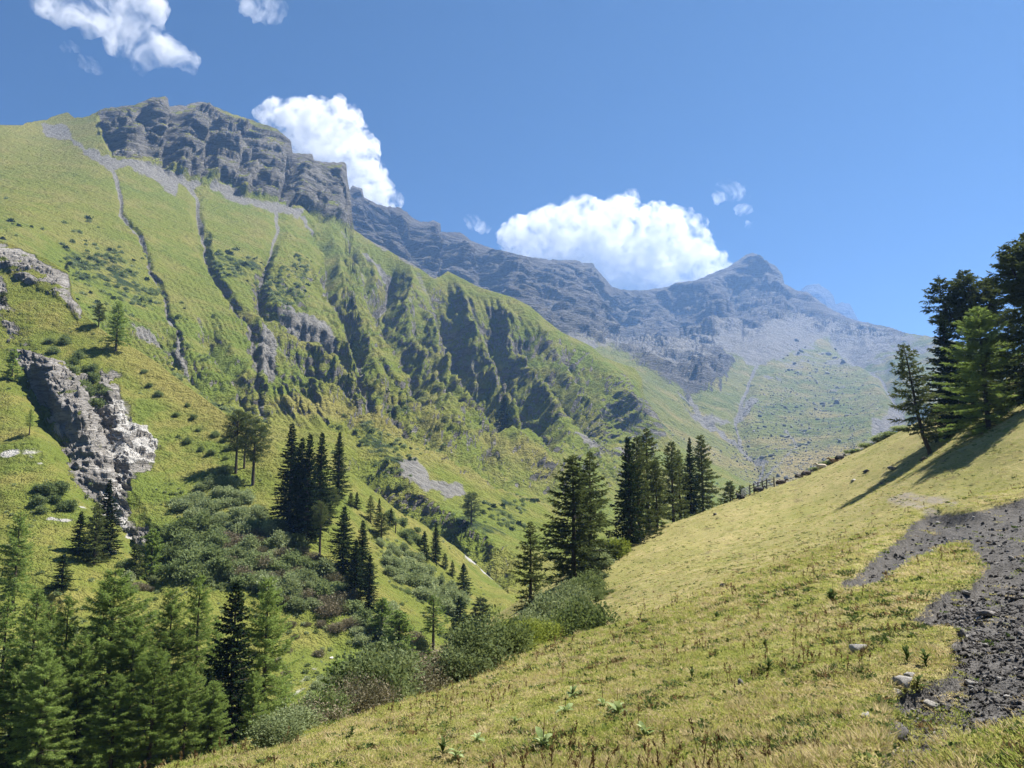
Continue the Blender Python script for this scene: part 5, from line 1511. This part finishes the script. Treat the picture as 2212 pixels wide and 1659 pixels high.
def polar_points(n, r0, r1, a0=-44, a1=39, pw=1.0):
    u_ = _nr.rand(n)
    r = r0 * (r1 / r0) ** (u_ ** pw); a = np.radians(_nr.uniform(a0, a1, n))
    return np.sin(a) * r, np.cos(a) * r, r
n = 230000
x, y, r = polar_points(n, 4.2, 140, pw=.85)
z, g, u, v = meadow_z(x, y, True)
nz_ = fbm(x / 2.2, y / 2.2, 3.3, 3); nz2 = fbm(x / .8, y / .8, 8.3, 3)
vis = (u > -60) & (u < 2270) & (v < 1720) & (z < 30) & (z > -14)
# the bank of the ravine is thinly covered, the gravel bare but for a few tufts
keep = vis & ((g < .35) | (_nr.rand(n) < .03 + .38 * ((u < 2090) & (v > 1390)))) & (_nr.rand(n) < .45 + .9 * (nz2 + .4))
x, y, z, r, nz_, nz2 = (a[keep] for a in (x, y, z, r, nz_, nz2))
m = len(x)
dry = np.clip(.5 + 1.2 * nz_, 0, 1)
c_ = _nr.rand(m)
tall = (nz2 > .12) & (_nr.rand(m) < .10 + .3 * (r < 9))
idx = np.where(tall, np.where(c_ < .5, 3, 4), np.where(c_ < dry * .55, 2, np.where(c_ < dry * .55 + .3, 1, np.where(c_ < .93, 0, 5))))
cl2 = fbm(x / 1.1, y / 1.1, 21.3, 4, .6)
dk = (cl2 > .10) & (_nr.rand(m) < .26)
idx = np.where(dk, np.where(_nr.rand(m) < .62, 6, 7), idx)
scl = _nr.uniform(.7, 1.3, m) * np.clip(r / 16, .85, 1.7) * np.where(r > 40, .8, 1)
scatter("meadow_grass", np.stack([x, y, z], 1), np.stack([_nr.normal(0, .12, m), _nr.normal(0, .12, m), _nr.uniform(0, 6.28, m)], 1), scl, idx, TUFTS, "short yellow-green grass of the grazed meadow")
print("tufts", m)
# dry flower stalks
def stalk(seed, h):
    rng = np.random.RandomState(seed); A = Acc()
    s = np.linspace(0, 1, 4)
    p = np.stack([.06 * h * s ** 2, .02 * s, h * s], 1)
    A.add(*tube(p, .006 * (1 - .5 * s), 3))
    k = 16
    b = np.stack([.06 * h * .8 + rng.normal(0, .012, k), rng.normal(0, .012, k), h * rng.uniform(.45, 1.0, k)], 1); d = rng.normal(0, .6, (k, 3)); d[:, 2] = .8
    A.add(*kites(b, d / np.linalg.norm(d, axis=1, keepdims=True), np.full(k, .05), np.full(k, .012), rng))
    return A.mesh("dry_stalk", M_stalk)
STALKS = [stalk(1, .34), stalk(2, .45), stalk(3, .26)]
n = 9000
x, y, r = polar_points(n, 7, 60)
z, g, u, v = meadow_z(x, y, True)
cl_ = fbm(x / 3.2, y / 3.2, 5.9, 3)
keep = (u > -20) & (u < 2240) & (g < .2) & (z < 6) & (z > -10) & (cl_ > .08) & (_nr.rand(n) < .38)
x, y, z, r = (a[keep] for a in (x, y, z, r)); m = len(x)
scatter("dry_stalks", np.stack([x, y, z], 1), np.stack([_nr.normal(0, .2, m), _nr.normal(0, .2, m), _nr.uniform(0, 6.28, m)], 1), _nr.uniform(.5, 1.1, m) * np.clip(r / 22, .75, 1.25), _nr.randint(0, 3, m), STALKS, "dry brown flower stalks standing in the meadow")

# ------------------------------------------------------------------ rocks
def rock_mat(name, a, b, sc=3.0):
    t = NT(name); c = t.coords()
    n = t.noise(sc, 5, .62, c); n2 = t.noise(sc * 6, 3, .6, c)
    oi = t.n("ShaderNodeObjectInfo")
    f = t.math('ADD', n, t.math('MULTIPLY', t.math('SUBTRACT', oi.outputs['Random'], .5), .35))
    col = t.mix(t.ramp(f, .3, .7), a, b)
    col = t.mix(t.ramp(n2, .5, .75, 0, .6), col, tuple(x * .5 for x in a))
    t.principled(col, .9, t.bump(n2, .03), .2)
    return t.m
M_rock_pale = rock_mat("pale_limestone", (0.34, 0.32, 0.29), (0.58, 0.55, 0.50))
M_rock_grey = rock_mat("grey_schist", (0.14, 0.13, 0.12), (0.30, 0.28, 0.26))
M_rock_dark = rock_mat("dark_shale", (0.055, 0.05, 0.046), (0.13, 0.12, 0.11))
M_boulder = rock_mat("far_boulder_stone", (0.11, 0.105, 0.095), (0.27, 0.25, 0.22), .3)

def rock_mesh(seed, mat, flat=.7, sub=2, cuts=16, name="rock"):
    rng = np.random.RandomState(seed)
    v, f = (ICO2 if sub == 2 else ICO3)
    v = v.copy()
    for _ in range(cuts):
        n = rng.normal(size=3); n /= np.linalg.norm(n); d = rng.uniform(.38, .72)
        k = np.maximum(v @ n - d, 0); v -= k[:, None] * n
    v *= np.array([1, rng.uniform(.55, .9), flat * rng.uniform(.7, 1.1)])
    v += rng.normal(0, .012, v.shape)
    return new_mesh(name, v, np.array(f), mat, False)
BOULDERS = [rock_mesh(i, M_boulder, .8, name="boulder") for i in range(6)]
ROCKS = {'pale': [rock_mesh(20 + i, M_rock_pale, .5) for i in range(3)], 'grey': [rock_mesh(30 + i, M_rock_grey, .8) for i in range(3)], 'slab': [rock_mesh(40 + i, M_rock_grey, .28) for i in range(2)],
         'dark': [rock_mesh(50 + i, M_rock_dark, .7) for i in range(3)]}
STONES = [rock_mesh(60 + i, (M_rock_dark, M_rock_dark, M_rock_grey, M_rock_pale, M_rock_dark)[i], .6, name="stone") for i in range(5)]
_q = random.Random(17)
RS = 0.62

# boulders on the valley floor
G_b = "boulders strewn over the basin below the far mountain"
for u, v, w, h, lab in [(1681, 1030, 9, 1.1, "rounded dark boulder, left one of the big pair by the stream"), (1699, 1033, 11, .9, "big pointed grey boulder, right one of the pair by the stream"),
                        (1662, 1036, 5, 1, "smaller dark boulder left of the big boulder pair"), (1719, 1010, 6, .9, "pale-topped tent-shaped boulder alone on the tan valley floor"),
                        (1648, 988, 9, .8, "broad grey boulder in the boulder field above the stream bend"), (1665, 990, 11, .9, "largest boulder of the field above the stream bend"),
                        (1777, 995, 5, 1, "grey boulder at the right of the tan valley floor"), (1710, 925, 9, .8, "tall-sided boulder on the green basin slope"), (1700, 948, 9, .7, "long flat boulder under the tall-sided one"),
                        (1810, 875, 10, 1.4, "dark upright boulder on the right of the basin slope"), (1822, 790, 12, .9, "large dark boulder high on the green cone")]:
    p = pick(FAR, u, v)
    s = w / 2 * p[1] / 900
    o = link("boulder", _q.choice(BOULDERS), None, tuple(p + np.array([0, 0, s * .25])), (_q.uniform(-.2, .2), _q.uniform(-.2, .2), _q.uniform(0, 6.28)), (s, s, s * h))
    tag(o, lab, "boulder")
reg = [(1585, 985), (1600, 930), (1650, 880), (1720, 840), (1800, 830), (1850, 870), (1860, 930), (1850, 965), (1760, 985), (1700, 1010), (1640, 1020)]
reg2 = [(1560, 930), (1620, 960), (1660, 1010), (1640, 1040), (1600, 1010), (1570, 970)]
reg3 = [(1400, 900), (1470, 930), (1540, 950), (1600, 1000), (1560, 1000), (1450, 950)]
reg4 = [(1700, 720), (1800, 740), (1850, 780), (1820, 820), (1720, 830), (1680, 780)]
for poly, n, md, lo, hi, lab in ((reg, 120, 6, 2.2, 6.0, "dark boulder on the green basin slope"), (reg2, 45, 4, 1.5, 4.0, "boulder along the stony stream bed"),
                                 (reg3, 16, 7, 2, 4, "fallen block at the ribbed slope's foot"), (reg4, 30, 6, 3, 7, "scree block high on the far mountain")):
    for u, v in fill(poly, n, md, _q):
        p = pick(FAR, u, v); s = _q.uniform(lo, hi) * _q.uniform(.5, 1) * p[1] / 1100
        o = link("boulder", _q.choice(BOULDERS), None, tuple(p + np.array([0, 0, s * .2])), (_q.uniform(-.3, .3), _q.uniform(-.3, .3), _q.uniform(0, 6.28)), (s, s, s * _q.uniform(.6, 1.1)))
        hi_, right = v < np.mean([q[1] for q in poly]), u > np.mean([q[0] for q in poly])
        where = ('upper' if hi_ else 'lower') + (' right' if right else ' left') + ' part'
        tag(o, lab + ', ' + where, "boulder", G_b + ', ' + lab.split()[0] + ' ' + where)
n = 5200
uu = _nr.uniform(1400, 1980, n); vv = _nr.uniform(760, 1060, n)
ok = np.maximum(poly_mask(uu[None], vv[None], [(1560, 1000), (1600, 880), (1700, 800), (1830, 790), (1900, 860), (1880, 960), (1700, 1060), (1600, 1060)], 20)[0], poly_mask(uu[None], vv[None], reg3, 20)[0] * .4) > _nr.rand(n)
pp = np.array([pick(FAR, a, b_) for a, b_ in zip(uu[ok], vv[ok])]); m = len(pp)
scatter("boulder_scatter", pp, _nr.uniform(-.4, 3, (m, 3)), _nr.uniform(.6, 2.2, m) ** 1.5 * pp[:, 1] / 1100, _nr.randint(0, 3, m), BOULDERS[:3], "small rocks littering the basin floor too many to count")

# rocks by the gravel and on the near meadow
for u, v, size, kind, rz, lab in [(1857, 1406, .36, 'pale', .3, "white flat rock with a reddish side in the turf left of the gravel"), (2057, 1406, .30, 'grey', 1.2, "upright grey rock at the edge of the grass tongue"),
                                  (2130, 1333, .52, 'slab', .2, "brown-grey slab tilted on the dark gravel"), (1950, 1478, .34, 'pale', .8, "white slab, largest of the pale stones heading the small channel"),
                                  (1938, 1500, .24, 'pale', 2.0, "pale stone directly below the largest white slab of the channel"), (1965, 1462, .2, 'pale', 1.0, "small pale stone above the white slab of the channel"),
                                  (1930, 1598, .30, 'grey', .4, "grey upright stone standing in the dark channel"), (1922, 1630, .30, 'slab', 1.5, "flat pale slab at the bottom of the channel"),
                                  (2098, 1478, .18, 'pale', .1, "small white stone alone on the mid gravel"), (2100, 1300, .16, 'pale', .6, "white stone near the end of the grass tongue"),
                                  (2010, 1527, .24, 'pale', 2.6, "pale stone in the weedy gravel right of the channel"), (2075, 1375, .22, 'grey', 2.6, "grey stone beside the upright rock at the grass tongue"),
                                  (1870, 1550, .16, 'pale', 1.6, "pale stone half sunk in grass left of the channel"), (1600, 1480, .14, 'grey', 1.6, "small grey stone in the middle of the open meadow")]:
    p = meadow_hit(u, v)
    o = link("rock", _q.choice(ROCKS[kind]), None, tuple(p + np.array([0, 0, size * .12])), (_q.uniform(-.2, .2), _q.uniform(-.2, .2), rz), size * RS)
    tag(o, lab, "rock")
for u, v, size, kind, lab in [(1844, 1039, .9, 'pale', "pale rock lying in the grass right of the cows"), (1997, 995, 1.0, 'dark', "dark reddish stump-like rock below the leaning larch"), (1872, 1020, .9, 'dark', "dark rock on the skyline slope above the cows"),
                              (1905, 1046, .6, 'dark', "dark clod left of the tree shadows"), (1562, 1268, .5, 'dark', "dark bare clod in the middle of the meadow"), (1545, 1112, .6, 'dark', "dark bare clod high on the meadow below the pen"),
                              (688, 1415, .9, 'pale', "white boulder, left of two beside the ravine path"), (716, 1420, .8, 'pale', "white boulder, right of two beside the ravine path")]:
    if u < 1000: p = ground_near(u, v)
    else: p = meadow_hit(u, v)
    o = link("rock", _q.choice(ROCKS[kind]), None, tuple(p + np.array([0, 0, size * .1])), (0, 0, _q.uniform(0, 6)), size * .7)
    tag(o, lab, "rock")
# stones of the gravel: the largest singly, the rest as a mass
n = 80000
x, y, r = polar_points(n, 4.5, 45, 15, 40)
z, g, u, v = meadow_z(x, y, True)
keep = (g > .6) & (u < 2240) & (v < 1680) & (_nr.rand(n) < np.where(y > 17, .3, 1.0))
x, y, z, r, u, v = (a[keep] for a in (x, y, z, r, u, v))
size = (0.010 + .055 * _nr.rand(len(x)) ** np.where(y < 15, 3.6, 6.0)) * np.clip(r / 11, .8, 2.6)
o_ = np.argsort(-size / r)
big, rest = o_[:290], o_[290:30000]
for k in big:
    o = link("stone", _q.choice(STONES), GRAVEL_BANK, (x[k], y[k], z[k] + size[k] * .2), (_q.uniform(-.4, .4), _q.uniform(-.4, .4), _q.uniform(0, 6.28)), float(size[k]) * 1.0)
m = len(rest)
scatter("gravel", np.stack([x, y, z], 1)[rest], _nr.uniform(-.5, 3, (m, 3)), size[rest], _nr.choice([0, 1, 2, 3, 4], m, p=[.34, .28, .16, .06, .16]), STONES, "loose dark shale gravel and clods")

# the pale split log far up the meadow
p = meadow_hit(1928, 1016)
lg = Acc(); s_ = np.linspace(-.55, .55, 6); lg.add(*tube(np.stack([s_, .03 * s_ ** 2, 0 * s_], 1), [.02, .19, .2, .2, .19, .02], 9))
o = link("log", lg.mesh("log", M_deadwood, True), None, tuple(p + np.array([0, 0, .2])), (0, math.radians(14), math.radians(-12))); tag(o, "short pale log lying on the slope left of the tree shadows", "log")
# dead post on the ridge
p = ground_near(854, 1152); tp = top_over(p, 854, 1126)
pa = Acc(); hh_ = tp[2] - p[2]; pa.add(*tube([(0, 0, -.5), (.02, 0, hh_ * .5), (-.03, .02, hh_)], [.14, .12, .07], 6)); pa.add(*tube([(0, 0, hh_ * .7), (.35, .1, hh_ * .8)], [.04, .015], 4))
tag(link("dead_tree", pa.mesh("dead_tree", M_bark, True), None, tuple(p)), "bare dead trunk standing like a post on the ridge beyond the spruces", "dead tree")

# ------------------------------------------------------------------ broad-leaved plants
def broad_leaf(seed, L, W, droop):
    s = np.linspace(0, 1, 6); w = W * np.sin(np.pi * np.clip(s, .04, .98)) ** .75
    zc = L * (0.75 * s - droop * s ** 2); xc = L * s * .9
    v, f = [], []
    for i in range(6):
        v += [(xc[i], -w[i], zc[i] + .25 * w[i]), (xc[i], 0, zc[i]), (xc[i], w[i], zc[i] + .25 * w[i])]
    for i in range(5):
        for k in (0, 1): f.append((i * 3 + k, i * 3 + k + 1, i * 3 + k + 4, i * 3 + k + 3))
    return v, f
M_broad = leaf_mat("pale_broad_leaf", (0.16, 0.22, 0.08), (0.34, 0.40, 0.20), .3, 6)
LEAVES = {}
for nm, m_, specs in (('broad', M_broad, ((.26, .05, .55), (.22, .045, .75))), ('herb', M_thistle, ((.24, .03, .5), (.18, .028, .3)))):
    LEAVES[nm] = []
    for k, (L_, W_, dr) in enumerate(specs):
        v, f = broad_leaf(k, L_, W_, dr)
        LEAVES[nm].append(new_mesh("leaf", v, np.array(f), m_, True))
STEM_B = Acc(); STEM_B.add(*tube([(0, 0, -.03), (.01, 0, .2), (.03, .01, .42)], [.008, .007, .004], 4)); STEM_B = STEM_B.mesh("stem", M_stalk, True)
for u, v, kind, sc, stem, lab in [(1236, 1510, 'broad', 1.0, True, "pale broad-leaved plant, upper one of the pair in the lower middle of the meadow"), (1221, 1545, 'broad', 1.0, True, "pale broad-leaved plant with yellowing leaves under its upper neighbour"),
                                  (1303, 1531, 'broad', .95, True, "rosette of pale leaves right of the pair"), (1336, 1543, 'broad', 1.0, True, "broad-leaved plant with an upright seed stalk, rightmost of the pale rosettes"),
                                  (1031, 1606, 'broad', .8, False, "small pale rosette left of centre near the bottom"), (1173, 1614, 'broad', .95, True, "pale broad-leaved plant near the bottom centre"),
                                  (1113, 1566, 'broad', .7, False, "tiny whitish rosette above the bottom centre plants"), (986, 1641, 'broad', .8, False, "pale rosette beside the dark bushy herb at the bottom"),
                                  (957, 1632, 'herb', 1.3, False, "dark bushy herb near the bottom left of the meadow"), (1798, 1302, 'herb', 2.2, True, "dark thistle-like herb with a shadow at the gravel tip"),
                                  (1548, 1338, 'herb', 1.5, False, "dark green herb clump alone on the middle of the meadow"), (1661, 1447, 'herb', 1.1, False, "ragged dark herb in the right half of the meadow"),
                                  (1476, 1405, 'herb', .9, True, "small dark herb with a thin stalk in the mid meadow"), (1653, 1397, 'herb', .9, True, "small dark herb above the ragged one"), (1495, 1466, 'herb', 1.0, False, "low dark herb left of the ragged one"),
                                  (1960, 1430, 'herb', 1.2, False, "leafy green herb beside the white flat rock"), (2000, 1440, 'herb', 1.3, False, "leafy green herb at the root of the gravel channel"), (1985, 1490, 'herb', 1.0, False, "dark weed clump in the gravel channel"),
                                  (1392, 1590, 'broad', .7, False, "little pale rosette near the bottom, right of centre"), (760, 1590, 'herb', .9, False, "dark herb at the lower meadow edge")]:
    p = meadow_hit(u, v)
    o = empty_thing("broad_leaved_plant" if kind == 'broad' else "meadow_herb", tuple(p), _q.uniform(0, 6), lab, "plant", "leafy plants in the meadow", sc * (.85 if kind == "broad" else .55))
    nl = 9 if kind == 'broad' else 24
    for k in range(nl):
        link("leaf", LEAVES[kind][k % 2], o, (0, 0, .01 * k if kind == 'broad' else .008 * k), (_q.uniform(-.3, .3), _q.uniform(-.9, .2), k * 2.4 + _q.uniform(-.4, .4)), _q.uniform(.65, 1.1))
    if stem: link("stem", STEM_B, o)

def skyline_ground(u, back=0.0):
    """a spot on the meadow just this side of its skyline at bearing u"""
    Y = np.linspace(70, 135, 261)
    a, _ = rays(u, 1060)
    z = meadow_z(a * Y, Y)
    k = int(np.argmax(z / Y)); y = Y[k] + back
    return np.array([float(a) * y, y, float(meadow_z(np.array([float(a) * y]), np.array([y]))[0])])
# ------------------------------------------------------------------ the wooden pen
M_wood = bark_mat("weathered_fence_wood", (0.06, 0.052, 0.045), (0.15, 0.135, 0.12))
pen = [(1620, 1076, 117), (1638, 1073, 119), (1657, 1069.5, 121), (1673, 1066.5, 123)]
P_ = [skyline_ground(u, -1.6) for u, v, Y in pen]
root = empty_thing("wooden_fence", tuple(P_[0]), 0, "weathered rail fence of a cattle pen on the meadow skyline", "fence")
def bar(a, b, r, k=5):
    A = Acc(); A.add(*tube([a, (np.asarray(a) + b) / 2, b], [r, r, r], k)); return A
O_ = P_[0]
for p in P_ + [(P_[0] + P_[1]) / 2, (P_[1] + P_[2]) / 2]:
    q0 = p - O_
    link("post", bar(q0 + [0, 0, -.4], q0 + [0, 0, 1.35], .085).mesh("post", M_wood), root)
for a, b_ in zip(P_[:-1], P_[1:]):
    for h in (.4, .8, 1.18):
        link("rail", bar(a - O_ + [0, 0, h], b_ - O_ + [0, 0, h], .05, 4).mesh("rail", M_wood), root)
M_metal = NT("pale_gate_rails"); M_metal.principled((0.45, 0.46, 0.47), .45); M_metal = M_metal.m
g0, g1 = skyline_ground(1602, -1.2), skyline_ground(1618, -1.2)
gate = empty_thing("field_gate", tuple(g0), 0, "pale five-barred gate panel at the left end of the wooden fence", "gate")
for k in range(5):
    link("bar", bar(np.array([0, 0, .22 + .21 * k]), g1 - g0 + [0, 0, .22 + .21 * k], .055, 4).mesh("bar", M_metal), gate)
for e in (np.zeros(3), g1 - g0, (g1 - g0) * .5):
    link("upright", bar(e + [0, 0, -.2], e + [0, 0, 1.12], .04, 4).mesh("upright", M_metal), gate)

# ------------------------------------------------------------------ cattle
def hide_mat(name, a, b):
    t = NT(name); c = t.coords(); n = t.noise(1.6, 3, .6, c)
    t.principled(t.mix(t.ramp(n, .42, .6), a, b), .75, None, .25); return t.m
M_black = hide_mat("black_hide", (0.012, 0.011, 0.010), (0.03, 0.025, 0.02)); M_brown = hide_mat("dark_brown_hide", (0.03, 0.02, 0.014), (0.075, 0.05, 0.034))
M_grey = hide_mat("grey_brown_hide", (0.07, 0.06, 0.05), (0.15, 0.13, 0.11)); M_cream = hide_mat("cream_hide", (0.50, 0.42, 0.32), (0.62, 0.54, 0.43)); M_tan = hide_mat("tan_hide", (0.26, 0.16, 0.08), (0.40, 0.28, 0.16))
M_horn = NT("horn"); M_horn.principled((0.45, 0.40, 0.32), .5); M_horn = M_horn.m
def ball(c, r):
    return ICO2[0] * np.asarray(r) + np.asarray(c), ICO2[1]
def capped(path, rad, k=8):
    v, f = tube(path, rad, k); n = len(path)
    v = np.concatenate([v, [path[0], path[-1]]]); f = [tuple(q) for q in f]
    for i in range(k):
        f.append((len(v) - 2, (i + 1) % k, i)); f.append((len(v) - 1, (n - 1) * k + i, (n - 1) * k + (i + 1) % k))
    return v, f
# a cow lying with folded legs, head raised, facing +x
_parts = [capped([(-1.02, 0, .42), (-.75, 0, .50), (-.3, 0, .50), (.25, 0, .52), (.6, 0, .56), (.82, 0, .66)], [.20, .42, .48, .47, .38, .25], 12),
          capped([(.62, 0, .66), (.88, 0, .88), (1.05, 0, 1.05)], [.29, .22, .17]), capped([(.98, 0, 1.12), (1.2, 0, 1.06), (1.42, 0, .93), (1.5, 0, .89)], [.14, .16, .115, .08]),
          ball((-.72, .28, .36), (.42, .2, .34)), ball((-.72, -.28, .36), (.42, .2, .34))]
for sy in (-1, 1):
    _parts += [capped([(-.85, .34 * sy, .3), (-.35, .46 * sy, .16), (-.15, .48 * sy, .12)], [.17, .12, .08]), capped([(-.15, .48 * sy, .12), (-.5, .56 * sy, .09)], [.085, .06]),
               capped([(.5, .26 * sy, .34), (.78, .33 * sy, .14)], [.16, .10]), capped([(.78, .33 * sy, .14), (.42, .40 * sy, .08)], [.085, .055])]
_co, _nn, _fc = fuse(_parts, .035, "cow")
_co[:, 2] = np.maximum(_co[:, 2], 0.0)
EARS = []
for sy in (-1, 1):
    A = Acc(); A.add(*capped([(1.04, .12 * sy, 1.14), (1.03, .24 * sy, 1.15), (1.02, .33 * sy, 1.10)], [.03, .06, .01], 6)) if False else A.add(*tube([(1.04, .12 * sy, 1.14), (1.03, .24 * sy, 1.15), (1.02, .33 * sy, 1.10)], [.03, .06, .01], 6))
    B_ = Acc(); B_.add(*tube([(1.06, .09 * sy, 1.22), (1.08, .22 * sy, 1.30), (1.12, .24 * sy, 1.43)], [.035, .028, .006], 5))
    EARS.append((A, B_))
TAIL = Acc(); TAIL.add(*tube([(-1.04, 0, .62), (-1.15, .06, .4), (-1.1, .2, .1), (-.9, .35, .05)], [.035, .03, .025, .05], 5))
def lying_cow(p, rz, mat, label, s=1.0):
    o = empty_thing("cow", tuple(p), rz, label, "cow", "cattle resting on the meadow skyline", s * .68)
    link("body", new_mesh("body", _co, _fc, mat, True), o)
    for A, B_ in EARS:
        link("ear", A.mesh("ear", mat, True), o); link("horn", B_.mesh("horn", M_horn, True), o)
    link("tail", TAIL.mesh("tail", mat, True), o)
    return o
for u, Y, rz, mat, lab in [(1598, 112, 1.9, M_black, "black cow lying against the left end of the pale gate"), (1640, 112, .15, M_black, "black cow lying in front of the wooden fence"),
                           (1689, 121, .1, M_brown, "dark brown cow lying just right of the wooden fence, head to the right"), (1729, 126, .5, M_grey, "grey-brown cow lying behind the horned dark cow"),
                           (1745, 120, .2, M_brown, "dark horned cow with raised head, left of the cream cow"), (1777, 122, 3.0, M_cream, "cream-coloured cow lying rightmost of the row on the skyline"),
                           (1819, 128, .3, M_black, "black cow lying higher up near the skyline bushes"), (1806, 129, 2.8, M_tan, "tan cow lying beside the highest black cow")]:
    lying_cow(skyline_ground(u, {1640: -3.0, 1745: -3.5, 1777: -4.0, 1598: -2.4}.get(u, -2.0)), rz, mat, lab)
# bushes on the skyline beside the cattle
for u, v, Y, w, kind, lab in [(1792, 1036, 131, 3.2, 'alder', "long low dark bush on the skyline below the highest cows"), (1766, 1044, 130, 2.6, 'alder', "low dark bush at the left end of the skyline bushes"),
                              (1810, 1028, 130, 2.6, 'willow', "grey low bush right under the highest black cow"), (1850, 1006, 128, 2.8, 'alder', "low bush on the skyline right of the highest cows"),
                              (1880, 985, 126, 3.0, 'willow', "pale low bush on the skyline slope right of the cows"), (1905, 968, 124, 3.2, 'willow', "green bush on the skyline half way to the leaning larch"),
                              (1930, 955, 121, 3.2, 'alder', "dark green bush on the skyline left of the leaning larch"), (1955, 940, 119, 3.2, 'willow', "leafy bush on the skyline just behind the leaning larch")]:
    plant_shrub(kind, skyline_ground(u, -1.0), w * .7, lab, "bushes on the meadow skyline", .36)
